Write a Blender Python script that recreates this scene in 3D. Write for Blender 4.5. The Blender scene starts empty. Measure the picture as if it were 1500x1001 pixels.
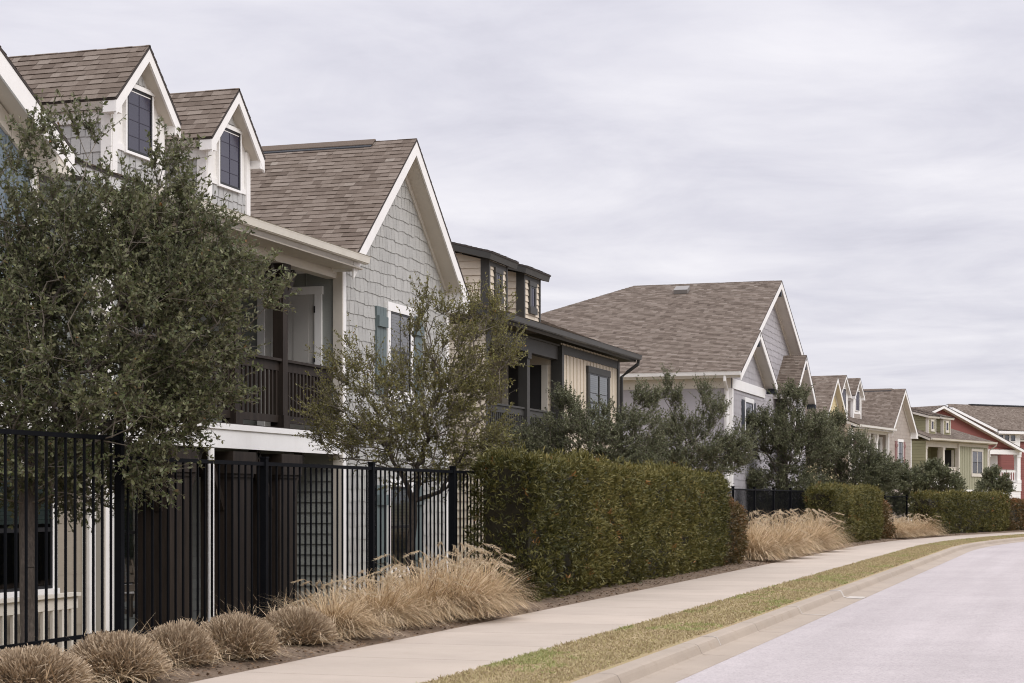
import bpy, math, random
import numpy as np
from mathutils import Vector, noise as mnoise
R_ = math.radians
random.seed(7)
scene = bpy.context.scene
COL = scene.collection
DZ = -0.35                       # the lots lie a little lower than the pavement

# ------------------------------------------------------------------ materials
M = {}
def nodes_of(name):
    m = bpy.data.materials.new(name); m.use_nodes = True
    nt = m.node_tree
    b = nt.nodes['Principled BSDF']
    M[name] = m
    return m, nt, b
def N(nt, typ, **kw):
    n = nt.nodes.new(typ)
    for k, v in kw.items():
        if k.startswith('i_'):
            n.inputs[k[2:]].default_value = v
        else:
            setattr(n, k, v)
    return n
def L(nt, a, b): nt.links.new(a, b)
def c4(c): return (c[0], c[1], c[2], 1)
def ramp(nt, stops):
    r = nt.nodes.new('ShaderNodeValToRGB')
    el = r.color_ramp.elements
    while len(el) < len(stops): el.new(0.5)
    for e, (p, c) in zip(el, stops):
        e.position = p; e.color = c4(c)
    return r
def mathn(nt, op, a, b=None):
    n = nt.nodes.new('ShaderNodeMath'); n.operation = op
    for i, x in enumerate((a, b)):
        if x is None: continue
        if isinstance(x, (int, float)): n.inputs[i].default_value = x
        else: L(nt, x, n.inputs[i])
    return n.outputs[0]
def mixc(nt, fac, a, b, blend='MIX'):
    n = nt.nodes.new('ShaderNodeMix'); n.data_type = 'RGBA'; n.blend_type = blend
    for idx, x in ((0, fac), (6, a), (7, b)):
        if isinstance(x, (int, float)): n.inputs[idx].default_value = x
        elif isinstance(x, tuple): n.inputs[idx].default_value = c4(x)
        else: L(nt, x, n.inputs[idx])
    return n.outputs[2]
def objco(nt, scale=(1, 1, 1)):
    t = N(nt, 'ShaderNodeTexCoord'); mp = N(nt, 'ShaderNodeMapping')
    mp.inputs['Scale'].default_value = scale
    L(nt, t.outputs['Object'], mp.inputs[0])
    return mp.outputs[0]

def plain(name, col, rough=0.6, var=0.10, scale=1.3, grain=0.05, gscale=60, bump=0.0, spec=0.35, stretch=(1, 1, 1), dirt=0.0):
    """painted or stained surface: broad wear plus fine grain"""
    m, nt, b = nodes_of(name)
    co = objco(nt, stretch)
    n1 = N(nt, 'ShaderNodeTexNoise', i_Scale=scale, i_Detail=5.0, i_Roughness=0.62); L(nt, co, n1.inputs['Vector'])
    n2 = N(nt, 'ShaderNodeTexNoise', i_Scale=gscale, i_Detail=2.0); L(nt, co, n2.inputs['Vector'])
    lo = tuple(x * (1 - var) for x in col); hi = tuple(min(1, x * (1 + var)) for x in col)
    r = ramp(nt, [(0.3, lo), (0.7, hi)]); L(nt, n1.outputs[0], r.inputs[0])
    g = ramp(nt, [(0.3, (1 - grain,) * 3), (0.7, (1 + 0 * grain,) * 3)]); L(nt, n2.outputs[0], g.inputs[0])
    c = mixc(nt, 1.0, r.outputs[0], g.outputs[0], 'MULTIPLY')
    if dirt > 0:
        n3 = N(nt, 'ShaderNodeTexNoise', i_Scale=0.7, i_Detail=8.0, i_Roughness=0.7)
        mp = N(nt, 'ShaderNodeMapping'); mp.inputs['Scale'].default_value = (2.2, 2.2, 0.5)
        L(nt, co, mp.inputs[0]); L(nt, mp.outputs[0], n3.inputs['Vector'])
        d = ramp(nt, [(0.52, (0, 0, 0)), (0.75, (1, 1, 1))]); L(nt, n3.outputs[0], d.inputs[0])
        dc = tuple(x * y for x, y in zip(col, (0.74, 0.70, 0.64)))
        c = mixc(nt, mathn(nt, 'MULTIPLY', d.outputs[0], dirt), c, dc)
    L(nt, c, b.inputs['Base Color'])
    b.inputs['Roughness'].default_value = rough
    b.inputs['Specular IOR Level'].default_value = spec
    if bump > 0:
        bp = N(nt, 'ShaderNodeBump', i_Strength=bump, i_Distance=0.01); L(nt, n2.outputs[0], bp.inputs['Height'])
        L(nt, bp.outputs[0], b.inputs['Normal'])
    return m

def toned(name, stops, rough=0.7, noise_amt=0.25, nscale=40, bump=0.0, spec=0.3, translucent=0.0, back=None, nstretch=(1, 1, 1)):
    """colour picked by each piece's own 'tone' value"""
    m, nt, b = nodes_of(name)
    at = N(nt, 'ShaderNodeAttribute', attribute_name='tone')
    r = ramp(nt, stops); L(nt, at.outputs['Fac'], r.inputs[0])
    col = r.outputs[0]
    nn = None
    if noise_amt > 0:
        co = objco(nt, nstretch)
        nn = N(nt, 'ShaderNodeTexNoise', i_Scale=nscale, i_Detail=4.0, i_Roughness=0.7); L(nt, co, nn.inputs['Vector'])
        g = ramp(nt, [(0.3, (1 - noise_amt,) * 3), (0.7, (1 + 0.3 * noise_amt,) * 3)]); L(nt, nn.outputs[0], g.inputs[0])
        col = mixc(nt, 1.0, col, g.outputs[0], 'MULTIPLY')
    if back is not None:
        ge = N(nt, 'ShaderNodeNewGeometry')
        bk = mixc(nt, 0.55, col, back)
        col = mixc(nt, ge.outputs['Backfacing'], col, bk)
    L(nt, col, b.inputs['Base Color'])
    b.inputs['Roughness'].default_value = rough
    b.inputs['Specular IOR Level'].default_value = spec
    if bump > 0 and nn:
        bp = N(nt, 'ShaderNodeBump', i_Strength=bump, i_Distance=0.006); L(nt, nn.outputs[0], bp.inputs['Height'])
        L(nt, bp.outputs[0], b.inputs['Normal'])
    if translucent > 0:
        tr = N(nt, 'ShaderNodeBsdfTranslucent'); L(nt, col, tr.inputs['Color'])
        mx = N(nt, 'ShaderNodeMixShader'); mx.inputs[0].default_value = translucent
        L(nt, b.outputs[0], mx.inputs[1]); L(nt, tr.outputs[0], mx.inputs[2])
        L(nt, mx.outputs[0], nt.nodes['Material Output'].inputs['Surface'])
    return m

# roofing
toned('shingle', [(0.0, (.100, .076, .059)), (.35, (.154, .121, .096)), (.7, (.216, .177, .145)), (1.0, (.28, .243, .203))],
      rough=.92, noise_amt=.32, nscale=75, bump=.5, spec=.15)
plain('shingle_edge', (.06, .05, .045), .9, grain=.2)
plain('roof_vent_black', (.022, .023, .026), .5)
plain('vent_metal', (.21, .195, .18), .5)
# paint
plain('white_trim', (.82, .80, .77), .5, .04, 2.5, .03, dirt=.35)
plain('bright_white', (.84, .825, .80), .5, .03, 2.5, .03, dirt=.2)
plain('cream_trim', (.62, .575, .50), .55, .05, 2.0, .03, dirt=.35)
plain('cream_soffit', (.60, .55, .475), .6, .05, 2.0, .03)
plain('white_soffit', (.68, .64, .59), .6, .05, 2.0, .03)
plain('gutter_cream', (.66, .62, .54), .42, .05, 3.0, .03, dirt=.4)
plain('gutter_white', (.78, .76, .73), .42, .05, 3.0, .03, dirt=.3)
plain('brown_stain', (.032, .0235, .018), .62, .35, 2.0, .25, 40, bump=.15, spec=.2, stretch=(6, 6, .6))
plain('dark_trim', (.050, .048, .043), .55, .12, 2.0, .05)
plain('dark_gutter', (.045, .044, .042), .4, .12, 2.0, .05)
plain('slate_shutter', (.12, .15, .15), .55, .08, 2.0, .06)
plain('red_shutter', (.25, .13, .12), .55, .08, 2.0, .06)
plain('black_shutter', (.04, .045, .055), .55, .08, 2.0, .06)
plain('door_grey', (.50, .48, .445), .5, .05)
plain('door_dark', (.035, .034, .034), .5, .08)
plain('door_white', (.74, .72, .69), .5, .04)
for nm, c in (('sage_grey', (.425, .418, .392)), ('sage_side', (.29, .302, .28)), ('dusk_blue', (.165, .205, .24)), ('beige_board', (.31, .27, .215)),  # beige_board: the porch shade is darkened into its colour
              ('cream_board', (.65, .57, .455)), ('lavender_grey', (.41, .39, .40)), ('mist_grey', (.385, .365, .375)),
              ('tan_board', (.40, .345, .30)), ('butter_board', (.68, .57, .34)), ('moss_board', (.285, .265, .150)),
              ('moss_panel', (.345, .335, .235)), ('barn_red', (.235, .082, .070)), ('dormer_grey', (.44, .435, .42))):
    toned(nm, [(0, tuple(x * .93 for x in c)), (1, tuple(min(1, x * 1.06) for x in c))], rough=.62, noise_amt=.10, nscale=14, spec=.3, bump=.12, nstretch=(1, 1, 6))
plain('foundation', (.30, .28, .26), .9, .15, 2)
# glass
def glassmat():
    m, nt, b = nodes_of('window_glass')
    nt.nodes.remove(b)
    lw = N(nt, 'ShaderNodeFresnel', i_IOR=2.3)
    tp = N(nt, 'ShaderNodeBsdfTransparent'); tp.inputs[0].default_value = (.84, .86, .87, 1)
    gl = N(nt, 'ShaderNodeBsdfGlossy'); gl.inputs['Roughness'].default_value = .03
    tn = N(nt, 'ShaderNodeTexNoise', i_Scale=1.7, i_Detail=2.0)
    bp = N(nt, 'ShaderNodeBump', i_Strength=.12, i_Distance=.02); L(nt, tn.outputs[0], bp.inputs['Height']); L(nt, bp.outputs[0], gl.inputs['Normal'])
    mx = N(nt, 'ShaderNodeMixShader'); L(nt, lw.outputs[0], mx.inputs[0]); L(nt, tp.outputs[0], mx.inputs[1]); L(nt, gl.outputs[0], mx.inputs[2])
    L(nt, mx.outputs[0], nt.nodes['Material Output'].inputs['Surface'])
glassmat()
plain('dark_room', (.012, .012, .014), .9)  # near-black sheet behind the panes, stands for the unlit room
plain('solar_screen', (.036, .033, .056), .22, .1, spec=.7)
plain('screen_bar', (.044, .040, .062), .5)
plain('window_black', (.016, .016, .018), .4)
plain('blind_green', (.36, .45, .41), .6, .05)
plain('blind_white', (.84, .82, .84), .6, .05)
plain('blind_dark', (.22, .23, .24), .6, .08)
# metal, wood
plain('fence_black', (.0045, .005, .0065), .7, .2, 6, .1, spec=.06)
plain('bench_wood', (.235, .195, .155), .7, .2, 3, .15)
plain('chain_steel', (.35, .34, .33), .4)
plain('bark', (.105, .086, .070), .95, .4, 7, .4, 70, bump=.9, stretch=(1, 1, .35))
plain('twig', (.17, .145, .115), .9, .3, 8, .2)
plain('hedge_dark_core', (.035, .030, .017), .95, .3, 8, .2)  # dark twig brown, puts the shade inside the hedges into the colour
# foliage
toned('oak_leaf', [(0, (.030, .040, .014)), (.4, (.070, .083, .030)), (.75, (.140, .148, .062)), (.93, (.23, .225, .12)), (1, (.24, .13, .05))], rough=.55, noise_amt=0, spec=.28, translucent=.18, back=(.21, .205, .13))
toned('olive_leaf', [(0, (.060, .060, .014)), (.4, (.130, .122, .030)), (.75, (.215, .196, .060)), (.95, (.30, .265, .10)), (1, (.28, .16, .05))], rough=.55, noise_amt=0, spec=.25, translucent=.25, back=(.23, .21, .11))
toned('holm_leaf', [(0, (.038, .047, .024)), (.4, (.094, .105, .047)), (.75, (.165, .172, .088)), (1, (.25, .245, .15))], rough=.55, noise_amt=0, spec=.28, translucent=.18, back=(.20, .20, .13))
toned('hedge_leaf', [(0, (.042, .045, .012)), (.4, (.108, .100, .026)), (.72, (.185, .160, .047)), (.92, (.27, .225, .078)), (1, (.28, .14, .045))], rough=.48, noise_amt=0, spec=.32, translucent=.15)
toned('red_leaf', [(0, (.052, .042, .012)), (.4, (.110, .075, .022)), (.72, (.19, .088, .032)), (1, (.31, .135, .055))], rough=.45, noise_amt=0, spec=.45, translucent=.15)
toned('straw', [(0, (.22, .14, .075)), (.3, (.42, .30, .17)), (.65, (.66, .51, .32)), (1, (.82, .68, .48))], rough=.7, noise_amt=0, spec=.25, translucent=.2)
toned('dry_stem', [(0, (.23, .165, .105)), (.4, (.40, .305, .205)), (.75, (.56, .45, .32)), (1, (.72, .60, .44))], rough=.8, noise_amt=0, spec=.2)
toned('plume', [(0, (.50, .40, .26)), (1, (.72, .62, .47))], rough=.9, noise_amt=0, translucent=.3)
toned('turf', [(0, (.30, .235, .135)), (.35, (.43, .350, .205)), (.6, (.40, .345, .17)), (.8, (.33, .315, .14)), (1, (.26, .285, .105))], rough=.8, noise_amt=0, translucent=.2)
toned('litter', [(0, (.07, .045, .03)), (1, (.22, .14, .08))], rough=.9, noise_amt=0)

def ground_mat(name, stops, s1, s2, bump=.4, rough=.95):
    m, nt, b = nodes_of(name)
    co = objco(nt)
    n1 = N(nt, 'ShaderNodeTexNoise', i_Scale=s1, i_Detail=8.0, i_Roughness=.7); L(nt, co, n1.inputs['Vector'])
    n2 = N(nt, 'ShaderNodeTexNoise', i_Scale=s2, i_Detail=4.0, i_Roughness=.7); L(nt, co, n2.inputs['Vector'])
    f = mathn(nt, 'ADD', mathn(nt, 'MULTIPLY', n1.outputs[0], .6), mathn(nt, 'MULTIPLY', n2.outputs[0], .4))
    r = ramp(nt, stops); L(nt, f, r.inputs[0]); L(nt, r.outputs[0], b.inputs['Base Color'])
    b.inputs['Roughness'].default_value = rough; b.inputs['Specular IOR Level'].default_value = .2
    bp = N(nt, 'ShaderNodeBump', i_Strength=bump, i_Distance=.03); L(nt, n2.outputs[0], bp.inputs['Height']); L(nt, bp.outputs[0], b.inputs['Normal'])
ground_mat('earth', [(.3, (.13, .10, .06)), (.5, (.20, .16, .09)), (.7, (.17, .17, .07))], .4, 12)
ground_mat('mulch', [(.3, (.095, .068, .047)), (.5, (.195, .143, .10)), (.7, (.31, .235, .165))], 1.5, 35, 1.0)
ground_mat('turf_base', [(.3, (.27, .20, .115)), (.5, (.37, .285, .165)), (.7, (.29, .265, .11))], .9, 30, .8)

def concrete(name, col, joint, jw, jdir='x', stain=.5):
    m, nt, b = nodes_of(name)
    uv = N(nt, 'ShaderNodeUVMap', uv_map='UVMap'); sp = N(nt, 'ShaderNodeSeparateXYZ'); L(nt, uv.outputs[0], sp.inputs[0])
    co = objco(nt)
    n1 = N(nt, 'ShaderNodeTexNoise', i_Scale=.9, i_Detail=7.0, i_Roughness=.65); L(nt, co, n1.inputs['Vector'])
    n2 = N(nt, 'ShaderNodeTexNoise', i_Scale=130, i_Detail=2.0); L(nt, co, n2.inputs['Vector'])
    n3 = N(nt, 'ShaderNodeTexNoise', i_Scale=4.5, i_Detail=9.0, i_Roughness=.72); L(nt, co, n3.inputs['Vector'])
    r = ramp(nt, [(.3, tuple(x * .90 for x in col)), (.7, tuple(x * 1.06 for x in col))]); L(nt, n1.outputs[0], r.inputs[0])
    g = ramp(nt, [(.25, (.86,) * 3), (.75, (1.04,) * 3)]); L(nt, n2.outputs[0], g.inputs[0])
    c = mixc(nt, 1.0, r.outputs[0], g.outputs[0], 'MULTIPLY')
    st = ramp(nt, [(.56, (0, 0, 0)), (.74, (1, 1, 1))]); L(nt, n3.outputs[0], st.inputs[0])
    c = mixc(nt, mathn(nt, 'MULTIPLY', st.outputs[0], stain), c, tuple(x * y for x, y in zip(col, (.80, .76, .71))))
    # joints between the slabs, filled with grit
    ph = mathn(nt, 'FRACT', mathn(nt, 'DIVIDE', sp.outputs[0], joint))
    d = mathn(nt, 'ABSOLUTE', mathn(nt, 'SUBTRACT', ph, .5))
    jn = mathn(nt, 'LESS_THAN', d, jw / joint / 2)
    c = mixc(nt, mathn(nt, 'MULTIPLY', jn, .75), c, tuple(x * .42 for x in col))
    # slab to slab difference
    sl = N(nt, 'ShaderNodeTexWhiteNoise', noise_dimensions='1D'); L(nt, mathn(nt, 'FLOOR', mathn(nt, 'ADD', mathn(nt, 'DIVIDE', sp.outputs[0], joint), .5)), sl.inputs['W'])
    sv = ramp(nt, [(0, (.94,) * 3), (1, (1.03,) * 3)]); L(nt, sl.outputs['Value'], sv.inputs[0])
    c = mixc(nt, 1.0, c, sv.outputs[0], 'MULTIPLY')
    L(nt, c, b.inputs['Base Color'])
    b.inputs['Roughness'].default_value = .88; b.inputs['Specular IOR Level'].default_value = .25
    bp = N(nt, 'ShaderNodeBump', i_Strength=.25, i_Distance=.004)
    L(nt, mathn(nt, 'SUBTRACT', n2.outputs[0], mathn(nt, 'MULTIPLY', jn, 2.0)), bp.inputs['Height']); L(nt, bp.outputs[0], b.inputs['Normal'])
concrete('walk_concrete', (.440, .374, .308), 1.5, .016)
plain('mortar', (.46, .42, .37), .9, .12, 6, .15)
concrete('kerb_concrete', (.350, .292, .232), 3.0, .022, stain=1.0)

def asphalt():
    m, nt, b = nodes_of('worn_asphalt')
    co = objco(nt)
    vo = N(nt, 'ShaderNodeTexVoronoi', i_Scale=75.0); L(nt, co, vo.inputs['Vector'])
    n1 = N(nt, 'ShaderNodeTexNoise', i_Scale=.35, i_Detail=8.0, i_Roughness=.6); L(nt, co, n1.inputs['Vector'])
    n2 = N(nt, 'ShaderNodeTexNoise', i_Scale=22, i_Detail=6.0, i_Roughness=.75); L(nt, co, n2.inputs['Vector'])
    n4 = N(nt, 'ShaderNodeTexNoise', i_Scale=3.0, i_Detail=5.0, i_Roughness=.6); L(nt, co, n4.inputs['Vector'])
    c = (.412, .372, .364)
    r = ramp(nt, [(.3, tuple(x * .93 for x in c)), (.7, tuple(x * 1.05 for x in c))]); L(nt, n1.outputs[0], r.inputs[0])
    rn = N(nt, 'ShaderNodeSeparateColor'); L(nt, vo.outputs['Color'], rn.inputs[0])
    g = ramp(nt, [(0, (.74, .73, .73)), (.16, (.92, .915, .915)), (.6, (1.0, 1.0, 1.0)), (1, (1.08, 1.07, 1.06))]); L(nt, rn.outputs[0], g.inputs[0])
    cc = mixc(nt, 1.0, r.outputs[0], g.outputs[0], 'MULTIPLY')
    g2 = ramp(nt, [(.3, (.88,) * 3), (.7, (1.06,) * 3)]); L(nt, n2.outputs[0], g2.inputs[0])
    cc = mixc(nt, 1.0, cc, g2.outputs[0], 'MULTIPLY')
    g3 = ramp(nt, [(.3, (.95,) * 3), (.7, (1.03,) * 3)]); L(nt, n4.outputs[0], g3.inputs[0])
    cc = mixc(nt, 1.0, cc, g3.outputs[0], 'MULTIPLY')
    uv = N(nt, 'ShaderNodeUVMap', uv_map='UVMap'); mp = N(nt, 'ShaderNodeMapping'); mp.inputs['Scale'].default_value = (.035, .9, 1); L(nt, uv.outputs[0], mp.inputs[0])
    n5 = N(nt, 'ShaderNodeTexNoise', i_Scale=1.6, i_Detail=6.0, i_Roughness=.6); L(nt, mp.outputs[0], n5.inputs['Vector'])
    g4 = ramp(nt, [(.32, (.91, .905, .90)), (.66, (1.04, 1.04, 1.04))]); L(nt, n5.outputs[0], g4.inputs[0])
    cc = mixc(nt, 1.0, cc, g4.outputs[0], 'MULTIPLY')
    L(nt, cc, b.inputs['Base Color']); b.inputs['Roughness'].default_value = .85; b.inputs['Specular IOR Level'].default_value = .3
    bp = N(nt, 'ShaderNodeBump', i_Strength=.35, i_Distance=.006)
    L(nt, mathn(nt, 'ADD', vo.outputs['Distance'], n2.outputs[0]), bp.inputs['Height']); L(nt, bp.outputs[0], b.inputs['Normal'])
asphalt()

# ------------------------------------------------------------------ mesh helpers
Z = Vector((0, 0, 1))
def V3(*a): return Vector(a)
class MB:
    def __init__(s): s.v = []; s.f = []; s.m = []; s.t = []
    def poly(s, pts, mat, tone=.5):
        i = len(s.v); s.v += [tuple(p) for p in pts]; s.f.append(tuple(range(i, i + len(pts)))); s.m.append(mat); s.t.append(tone)
    def prism(s, pts, vec, mat, tone=.5, capmat=None):
        pts = [Vector(p) for p in pts]; vec = Vector(vec); n = len(pts); i = len(s.v)
        s.v += [tuple(p) for p in pts] + [tuple(p + vec) for p in pts]
        fs = [tuple(range(i, i + n))[::-1], tuple(range(i + n, i + 2 * n))]
        ms = [mat, capmat or mat]
        for k in range(n):
            j = (k + 1) % n
            fs.append((i + k, i + j, i + n + j, i + n + k)); ms.append(mat)
        s.f += fs; s.m += ms; s.t += [tone] * len(fs)
    def box(s, x0, x1, y0, y1, z0, z1, mat, tone=.5):
        s.prism([(x0, y0, z0), (x1, y0, z0), (x1, y1, z0), (x0, y1, z0)], (0, 0, z1 - z0), mat, tone)
    def bar(s, p0, p1, w, h, mat, up=Z, tone=.5):
        p0, p1 = Vector(p0), Vector(p1); d = (p1 - p0); a = d.cross(up).normalized(); b = a.cross(d).normalized()
        q = [p0 + a * (w / 2 * i) + b * (h / 2 * j) for i, j in ((-1, -1), (1, -1), (1, 1), (-1, 1))]
        s.prism(q, d, mat, tone)
    def tube(s, pts, r, mat, n=8, caps=True):
        pts = [Vector(p) for p in pts]; i0 = len(s.v)
        rs = r if isinstance(r, (list, tuple)) else [r] * len(pts)
        for k, p in enumerate(pts):
            d = (pts[min(k + 1, len(pts) - 1)] - pts[max(k - 1, 0)]).normalized()
            a = d.cross(Z if abs(d.z) < .9 else Vector((1, 0, 0))).normalized(); b = a.cross(d)
            for q in range(n):
                t = 2 * math.pi * q / n
                s.v.append(tuple(p + (a * math.cos(t) + b * math.sin(t)) * rs[k]))
        for k in range(len(pts) - 1):
            for q in range(n):
                s.f.append((i0 + k * n + q, i0 + k * n + (q + 1) % n, i0 + (k + 1) * n + (q + 1) % n, i0 + (k + 1) * n + q)); s.m.append(mat); s.t.append(.5)
        if caps:
            for k in (0, len(pts) - 1):
                s.f.append(tuple(i0 + k * n + q for q in range(n))); s.m.append(mat); s.t.append(.5)
    def build(s, name, parent=None, smooth=False):
        me = bpy.data.meshes.new(name)
        me.from_pydata(s.v, [], s.f)
        slots = []
        for x in s.m:
            if x not in slots: slots.append(x); me.materials.append(M[x])
        idx = {x: k for k, x in enumerate(slots)}
        me.polygons.foreach_set('material_index', [idx[x] for x in s.m])
        at = me.attributes.new('tone', 'FLOAT', 'FACE'); at.data.foreach_set('value', s.t)
        if smooth: me.polygons.foreach_set('use_smooth', [True] * len(s.f))
        me.update()
        return link(name, me, parent)
def link(name, data, parent=None):
    o = bpy.data.objects.new(name, data); COL.objects.link(o)
    if parent is not None: o.parent = parent
    return o
def tag(o, label=None, cat=None, group=None, kind=None):
    for k, v in (('label', label), ('category', cat), ('group', group), ('kind', kind)):
        if v: o[k] = v
    return o
def empty(name, loc, rz=0.0, **kw):
    o = link(name, None); o.location = loc; o.rotation_euler = (0, 0, rz); o.empty_display_size = .3
    return tag(o, **kw)
def np_mesh(name, verts, quads, tones, mats, midx=None, parent=None, smooth=False):
    """verts (n,3); quads (f,k); one tone per face"""
    me = bpy.data.meshes.new(name)
    nf, k = quads.shape
    me.vertices.add(len(verts)); me.vertices.foreach_set('co', np.ascontiguousarray(verts, dtype=np.float32).ravel())
    me.loops.add(nf * k); me.loops.foreach_set('vertex_index', np.ascontiguousarray(quads, dtype=np.int32).ravel())
    me.polygons.add(nf); me.polygons.foreach_set('loop_start', np.arange(0, nf * k, k, dtype=np.int32))
    for x in mats: me.materials.append(M[x])
    if midx is not None: me.polygons.foreach_set('material_index', np.ascontiguousarray(midx, dtype=np.int32))
    if smooth: me.polygons.foreach_set('use_smooth', np.ones(nf, dtype=bool))
    me.update(calc_edges=True)
    at = me.attributes.new('tone', 'FLOAT', 'FACE'); at.data.foreach_set('value', np.ascontiguousarray(tones, dtype=np.float32))
    me.validate()
    return link(name, me, parent)

# 2-D convex clipping
def clip_half(poly, a, b, c):          # keep a*x+b*y<=c
    out = []
    n = len(poly)
    for i in range(n):
        p, q = poly[i], poly[(i + 1) % n]
        dp, dq = a * p[0] + b * p[1] - c, a * q[0] + b * q[1] - c
        if dp <= 1e-9: out.append(p)
        if (dp < -1e-9 and dq > 1e-9) or (dp > 1e-9 and dq < -1e-9):
            t = dp / (dp - dq); out.append((p[0] + t * (q[0] - p[0]), p[1] + t * (q[1] - p[1])))
    return out
def edges_of(poly):
    ar = sum(poly[i][0] * poly[(i + 1) % len(poly)][1] - poly[(i + 1) % len(poly)][0] * poly[i][1] for i in range(len(poly)))
    if ar < 0: poly = poly[::-1]
    E = []
    for i in range(len(poly)):
        (x0, y0), (x1, y1) = poly[i], poly[(i + 1) % len(poly)]
        a, b = (y1 - y0), -(x1 - x0); l = math.hypot(a, b)
        if l < 1e-9: continue
        a /= l; b /= l
        E.append((a, b, a * x0 + b * y0))
    return E
def clip_to(quad, E):
    if all(a * x + b * y <= c + 1e-9 for (a, b, c) in E for (x, y) in quad): return quad
    for (a, b, c) in E:
        quad = clip_half(quad, a, b, c)
        if len(quad) < 3: return None
    return quad

def roof_slope(mb, pts, trim='white_trim', soffit='cream_soffit', t1=.03, t2=.17, expo=.122, under=True, inset=.018):
    """one convex roof plane: shingle tabs on a deck with fascia edges and a soffit"""
    pts = [Vector(p) for p in pts]
    n = (pts[1] - pts[0]).cross(pts[2] - pts[0]).normalized()
    if n.z < 0: n = -n
    U = Z.cross(n).normalized(); W = n.cross(U).normalized()
    if W.z < 0: W = -W
    O = pts[0]
    p2 = [((p - O).dot(U), (p - O).dot(W)) for p in pts]
    E = edges_of(p2)
    u0, u1 = min(p[0] for p in p2), max(p[0] for p in p2); w0, w1 = min(p[1] for p in p2), max(p[1] for p in p2)
    w = w0 - .01; row = 0
    while w < w1:
        u = u0 - random.random() * .3
        while u < u1:
            wd = random.choice((.11, .13, .16, .19, .22))
            q = clip_to([(u, w), (u + wd, w), (u + wd, w + expo), (u, w + expo)], E)
            if q:
                tone = min(1, max(0, random.choice((.27, .44, .50, .66)) + random.gauss(0, .08)))
                hi = random.choice((.007, .012))
                f = lambda p: O + U * p[0] + W * p[1] + n * (.003 + hi * (1 - (p[1] - w) / expo))
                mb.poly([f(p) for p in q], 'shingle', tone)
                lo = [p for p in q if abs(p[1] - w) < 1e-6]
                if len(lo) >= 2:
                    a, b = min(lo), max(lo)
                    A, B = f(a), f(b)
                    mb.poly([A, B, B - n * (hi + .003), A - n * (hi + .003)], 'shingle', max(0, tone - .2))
            u += wd
        w += expo; row += 1
    c = sum(pts, Vector()) / len(pts)
    mb.prism([p - n * t1 for p in pts], n * (t1 + .001), 'shingle_edge')
    if under:
        ins = [p + (c - p).normalized() * inset for p in pts]
        i = len(mb.v)
        mb.prism([p - n * (t1 + t2) for p in ins], n * (t2 - .001), trim)
        mb.m[-(len(pts) + 2)] = soffit
    return n

class Face:
    """a wall plane: a runs along the wall, z up, out is away from the wall"""
    def __init__(s, O, A, Nn): s.O, s.A, s.N = Vector(O), Vector(A).normalized(), Vector(Nn).normalized()
    def p(s, a, z, out=0.0): return s.O + s.A * a + Z * z + s.N * out
    def box(s, mb, a0, a1, z0, z1, o0, o1, mat, tone=.5):
        mb.prism([s.p(a0, z0, o0), s.p(a1, z0, o0), s.p(a1, z1, o0), s.p(a0, z1, o0)], s.N * (o1 - o0), mat, tone)
def front(v): return Face((0, v, 0), (1, 0, 0), (0, -1, 0))
def sidem(u): return Face((u, 0, 0), (0, 1, 0), (-1, 0, 0))
def sidep(u): return Face((u, 0, 0), (0, 1, 0), (1, 0, 0))

def lap(mb, F, poly, mat, expo=.17, th=.021):
    E = edges_of(poly); z0, z1 = min(p[1] for p in poly), max(p[1] for p in poly); a0, a1 = min(p[0] for p in poly), max(p[0] for p in poly)
    z = z0
    while z < z1 - 1e-4:
        a = a0
        while a < a1:
            ln = random.uniform(2.4, 3.6); tone = random.random()
            q = clip_to([(a, z), (min(a + ln, a1), z), (min(a + ln, a1), z + expo), (a, z + expo)], E)
            if q:
                f = lambda p: F.p(p[0], p[1], .003 + th * (1 - (p[1] - z) / expo))
                mb.poly([f(p) for p in q], mat, tone)
                lo = [p for p in q if abs(p[1] - z) < 1e-6]
                if len(lo) >= 2:
                    A, B = min(lo), max(lo)
                    mb.poly([f(A), f(B), F.p(B[0], z + .03, 0), F.p(A[0], z + .03, 0)], mat, tone)
            a += ln
        z += expo
    mb.poly([F.p(a, z_, 0) for a, z_ in poly], mat)
def shakes(mb, F, poly, mat, expo=.205, th=.014, wav=.017, seed=0, wid=(.10, .22)):
    rnd = random.Random(seed)
    E = edges_of(poly); z0, z1 = min(p[1] for p in poly), max(p[1] for p in poly); a0, a1 = min(p[0] for p in poly), max(p[0] for p in poly)
    z = z0
    while z < z1 - 1e-4:
        a = a0 - rnd.random() * .2
        def wv(x): return wav * math.sin(x * 8.5 + math.floor(z / expo) * 1.7) * .5 + wav * 1.1 * mnoise.noise(Vector((x * 3.1, z * 3, seed)))
        while a < a1:
            wd = rnd.uniform(*wid); tone = rnd.random(); j = rnd.uniform(-.014, .014)
            g = .0045
            bl, br = z + wv(a) + j, z + wv(a + wd) + j
            q = clip_to([(a + g, bl), (a + wd - g, br), (a + wd - g, z + expo + .06), (a + g, z + expo + .06)], E)
            if q:
                f = lambda p: F.p(p[0], p[1], .002 + th * max(0, 1 - (p[1] - z) / (expo + .06)))
                mb.poly([f(p) for p in q], mat, tone)
                ax = [p for p in q if abs(p[1] - (bl + (br - bl) * (p[0] - a - g) / (wd - 2 * g))) < 1e-4]
                if len(ax) >= 2:
                    A, B = min(ax), max(ax)
                    mb.poly([f(A), f(B), F.p(B[0], B[1] + .02, 0), F.p(A[0], A[1] + .02, 0)], mat, tone)
            a += wd
        z += expo
    mb.poly([F.p(a, z_, 0) for a, z_ in poly], mat, .2)
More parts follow.
